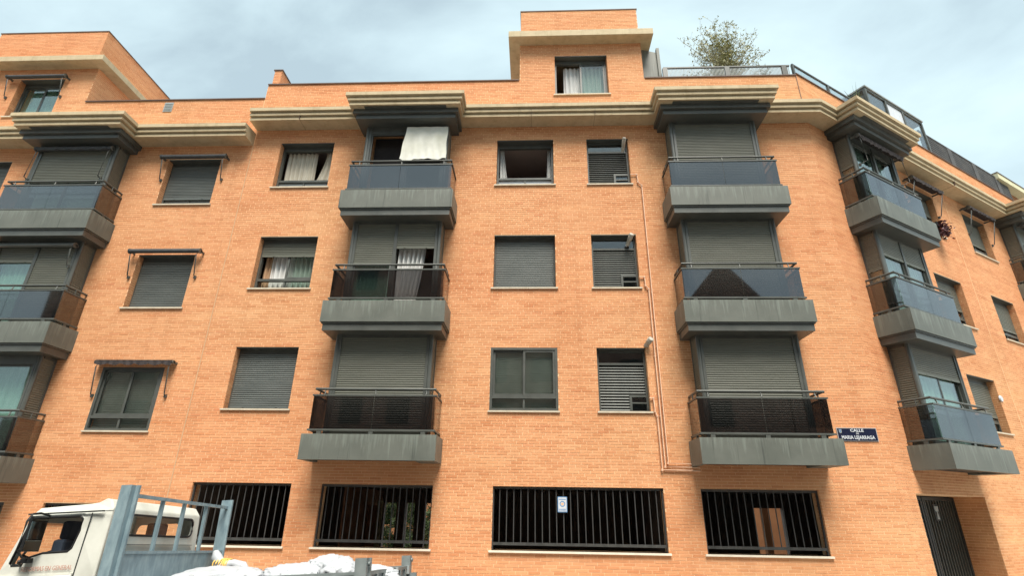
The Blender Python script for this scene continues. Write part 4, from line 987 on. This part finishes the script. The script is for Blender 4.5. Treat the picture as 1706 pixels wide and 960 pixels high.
for yy, ll in ((.16, -.33), (1.10, 0)):
    m = MB(); m.box(-.46+ll, -.33+ll, yy, yy+.42, 1.40, 1.98); m.box(-.46+ll, -.36+ll, yy+.06, yy+.36, 1.98, 2.17); m.box(-.80+ll/3, -.33+ll, yy, yy+.45, 1.30, 1.40); m.build('seat', SEAT, cab, bevel=.03)
m = MB(); m.box(-1.12, -.95, .1, 1.74, 1.50, 1.72); m.build('dashboard', BLACK, cab, bevel=.02)
m = MB(); m.tube([(-1.0, .95, 2.16), (-.98, .95, 2.10)], .01, 6); m.box(-.99, -.97, .84, 1.06, 2.04, 2.10); m.build('rear_view_mirror', BLACK, cab)
m = MB(); m.box(-.79, -.765, -.225, -.005, 1.86, 2.20); wm = m.build('wing_mirror', BLACK, cab, bevel=.008)
m = MB(); m.box(-.764, -.760, -.215, -.015, 1.87, 2.19); m.build('mirror_glass', MIRROR, wm)
m = MB(); m.tube([(-.80, .035, 2.215), (-.80, -.10, 2.235), (-.79, -.20, 2.22), (-.79, -.24, 2.15), (-.80, -.24, 1.88), (-.83, -.12, 1.81), (-.86, .03, 1.79)], .011, 6); m.build('mirror_frame', BLACK, cab)
text('REFORMAS EN GENERAL', cab, (-.92, .021, 1.695), .062, RED, rot=(PI/2, 0, 0), align='LEFT', sx=.80, name='lettering')
m = MB(); m.box(-1.32, -1.29, .2, .4, .8, .95); m.build('headlight', WHITE, cab); m = MB(); m.box(-1.32, -1.29, 1.44, 1.64, .8, .95); m.build('headlight', WHITE, cab)
m = MB(); m.box(-1.37, -1.27, .05, 1.79, .45, .65); m.build('bumper', METAL, cab, bevel=.02)
m = MB(); m.box(-1.2, 2.6, .55, .68, .5, .68); m.box(-1.2, 2.6, 1.45, 1.58, .5, .68); m.build('chassis', DARKM, truck)
def wheel(x, y, w_=.2):
    m = MB(); r_ = .36; prof = [(r_*.6, 0), (r_*.95, 0), (r_, .03), (r_, w_-.03), (r_*.95, w_), (r_*.6, w_)]; n = 28
    V = [(x+a_*math.cos(2*PI*i/n), y+b_, r_+a_*math.sin(2*PI*i/n)) for i in range(n) for a_, b_ in prof]; k = len(prof)
    m.add(V, [(i*k+j, i*k+(j+1) % k, ((i+1) % n)*k+(j+1) % k, ((i+1) % n)*k+j) for i in range(n) for j in range(k)], True); t_ = m.build('wheel', TYRE, truck)
    m = MB(); m.tube([(x, y+.03, r_), (x, y+.05, r_), (x, y+w_-.05, r_), (x, y+w_-.03, r_)], r_*.6, 20, radii=[r_*.3, r_*.61, r_*.61, r_*.3]); m.build('rim', LIGHTM, t_)
for x in (-.85, 1.75):
    for y in (.12, 1.68+.2): wheel(x, y)
# headboard
hb = MB(); hb.box(0, .07, .10, 2.10, .98, 1.822); hb.box(-.01, .08, .10, 2.10, 1.80, 1.83); head = hb.build('headboard', BPAINT, truck)
m = MB()
def cpost(m, x, y, z0, z1, far):                           # folded channel post
    m.box(x-.06, x+.06, y, y+.10, z0, z1)
    m.box(x+.06, x+.10, y if far else y+.07, y+.03 if far else y+.10, z0, z1)
m = MB(); cpost(m, .0, 0, .95, 2.495, False); m.build('headboard_post', BPAINT, truck)
m = MB(); cpost(m, .0, 2.10, .95, 2.495, True); m.build('headboard_post', BPAINT, truck)
m = MB(); m.box(.01, .05, .10, 2.10, 2.375, 2.41); m.build('top_rail', BPAINT, head)
for i in range(3):
    y = .10+2.0*(i+1)/4+(.06 if i == 0 else 0); m = MB(); m.box(.0, .035, y-.02, y+.02, 1.83, 2.375); m.build('upright', BPAINT, head)
# bed
m = MB(); m.box(.07, 2.72, .02, 2.18, .86, .98); m.build('bed_floor', GPAINT, truck)
def bedside(name, x0, x1, y0, y1, ribs):
    m = MB(); m.box(x0, x1, y0, y1, .98, 1.50); 
    if x1-x0 > y1-y0:
        m.box(x0, x1, y0-.015, y1+.015, 1.50, 1.53)
        for i in range(ribs): x = x0+(x1-x0)*(i+.5)/ribs; m.box(x-.02, x+.02, y0-.02, y0, .98, 1.50)
    else:
        m.box(x0-.015, x1+.015, y0, y1, 1.49, 1.527)
        for i in range(ribs): y = y0+(y1-y0)*(i+.5)/ribs; m.box(x1, x1+.022, y-.025, y+.025, .98, 1.49)
    return m.build(name, GPAINT, truck)
bedside('side_board', .08, 2.64, .02, .05, 6); bedside('side_board', .08, 2.64, 2.15, 2.18, 6); bedside('tailgate', 2.69, 2.72, .14, 2.09, 7)
m = MB(); m.box(2.64, 2.76, .0, .13, .9, 1.655); m.box(2.76, 2.78, .10, .13, .9, 1.655); m.tube([(2.765, .06, 1.60), (2.785, .06, 1.60)], .02, 8); m.build('rear_post', GPAINT, truck)
m = MB(); m.box(2.64, 2.76, 2.10, 2.21, .9, 1.655); m.tube([(2.765, 2.15, 1.60), (2.785, 2.15, 1.60)], .025, 8); m.box(2.76, 2.84, 2.14, 2.20, 1.38, 1.44); m.build('rear_post', GPAINT, truck)
for yy in (1.40, 2.05): MB().box(2.72, 2.76, yy, yy+.05, 1.43, 1.53).build('latch', LIGHTM, truck)
# sacks
from mathutils import noise as mnoise
def sack(label, c, r, seed, mark=None, tie=None):
    bm = bmesh.new(); bmesh.ops.create_icosphere(bm, subdivisions=5, radius=1)
    off = Vector((seed*3.1, seed*1.7, seed*.9))
    for v in bm.verts:
        p = v.co.copy(); q = Vector((p.x*r[0], p.y*r[1], p.z*r[2]))
        d_ = mnoise.noise(p*1.3+off)*.22 + abs(mnoise.noise(p*3.3+off))*.16 - abs(mnoise.noise(Vector((p.x*2.2, p.y*7, p.z*2.2))+off))*.17 + mnoise.noise(p*9+off)*.05 - abs(mnoise.noise(Vector((p.x*5, p.y*12, p.z*9))+off))*.10 - abs(mnoise.noise(Vector((p.x*14, p.y*6, p.z*9))-off))*.07
        sx = 1-.18*max(0, -p.z)
        v.co = Vector((q.x*sx, q.y*sx, q.z))*(1+d_)
        if v.co.z < -r[2]*.6: v.co.z = -r[2]*.6 + (v.co.z+r[2]*.6)*.2
    me = bpy.data.meshes.new('rubble_sack'); bm.to_mesh(me); bm.free(); me.materials.append(SACK); me.materials.append(BLUEP)
    for pl in me.polygons:
        pl.use_smooth = True
        if mark:
            p = pl.center; q = Vector((p.x/r[0], p.y/r[1], p.z/r[2])).normalized(); dd = q-Vector(mark[0]).normalized()
            if dd.length < mark[1]*(1+.6*mnoise.noise(q*6+off)): pl.material_index = 1
    w_ = TM @ Vector(c); o = link(me, 'rubble_sack'); o.location = w_; o.rotation_euler = (0, TQ[4]*-1, seed*.7)
    return tag(o, label, 'sack', 'sacks on the truck bed')
sack('flattened white sack against the headboard, with a raised corner', (.62, 1.0, 1.47), (.62, .62, .155), 1)
sack('low white sack in the middle of the truck bed', (1.20, 1.35, 1.42), (.38, .38, .15), 2)
sack('large white sack with faint blue markings on the near side of the bed', (1.72, .80, 1.47), (.42, .40, .16), 3, ((.2, -1, .5), .33))
sack('white sack with a bright blue printed panel near the rear', (2.02, 1.05, 1.55), (.27, .30, .16), 4, ((.3, -.9, .75), .42))
sack('smooth bulging white sack just in front of the rear post', (2.36, .45, 1.49), (.25, .30, .175), 5)
sack('white sack lying against the inside of the tailgate', (2.46, 1.15, 1.46), (.20, .5, .14), 6, ((.5, -.5, 1), .2))
sack('small white sack at the left front of the load', (.30, .50, 1.38), (.34, .42, .14), 7)
sack('crumpled white sack behind the blue-printed one', (1.62, 1.40, 1.48), (.36, .36, .15), 8, ((0, -1, .8), .2))
# yellow-tied neck at the front of the load
t = thing('tied_sack', 'white sack neck tied with yellow cord by the headboard post', 'sack'); t.location = TM @ Vector((.30, 1.80, 1.64)); t['group'] = 'sacks on the truck bed'
m = MB(); m.tube([(-.1, 0, -.35), (-.05, 0, -.15), (.0, 0, 0), (-.05, 0, .04), (-.13, 0, .1), (-.16, .02, .17)], .1, 12, radii=[.28, .2, .09, .05, .07, .035]); m.tube([(.0, -.02, 0), (.14, -.03, .03), (.25, -.02, .0), (.30, 0, -.12)], .06, 10, radii=[.06, .05, .07, .10]); m.build('bag', SACK, t)
m = MB()
for i in range(7): m.tube([(-.10+.03*i+.012*math.cos(a_), -.0+.085*math.cos(a_+i), .01+.07*math.sin(a_+i)) for a_ in [2*PI*k/14 for k in range(15)]], .009, 5)
m.build('cord', YEL, t)

# ------------------------------------------------------------------ buildings across the street (behind the camera, seen in the glass)
def opposite(label, x0, x1, h, gable=0, y=-23):
    t = thing('facing_building', label, 'building', (x0, y, gz(0, 0)-.2), 0); m = MB(); w_ = x1-x0
    m.box(0, w_, -8, 0, 0, h)
    if gable: m.add([(0, 0, h), (w_, 0, h), (w_/2, 0, h+gable), (0, -8, h), (w_, -8, h), (w_/2, -8, h+gable)], [(0, 1, 2), (3, 5, 4), (0, 2, 5, 3), (1, 4, 5, 2)])
    m.build('wall', OPP, t); q = MB(); q.box(-.7, .7, 0, .04, -.8, .8); me = q.mesh('window', PANE); me.materials[0] = DARKM
    for fz in [1.9+3*i for i in range(int((h-1)/3))]:
        for k in range(int(w_/3)): link(me, 'window', t, (1.5+k*3, 0, fz))
    m = MB(); m.box(-.2, w_+.2, -8.2, .4, h-.3, h-.02) if not gable else m.box(-.2, w_+.2, -.01, .3, h-.25, h-.02); m.build('eaves', LIGHTM, t)
opposite('five-storey brick block across the street to the left', -34, 9.3, 19.5)
opposite('gabled brick house across the street behind the camera', 9.9, 15.6, 14.9, 3.4)
opposite('lower brick block across the street to the right', 15.7, 40, 10.5)
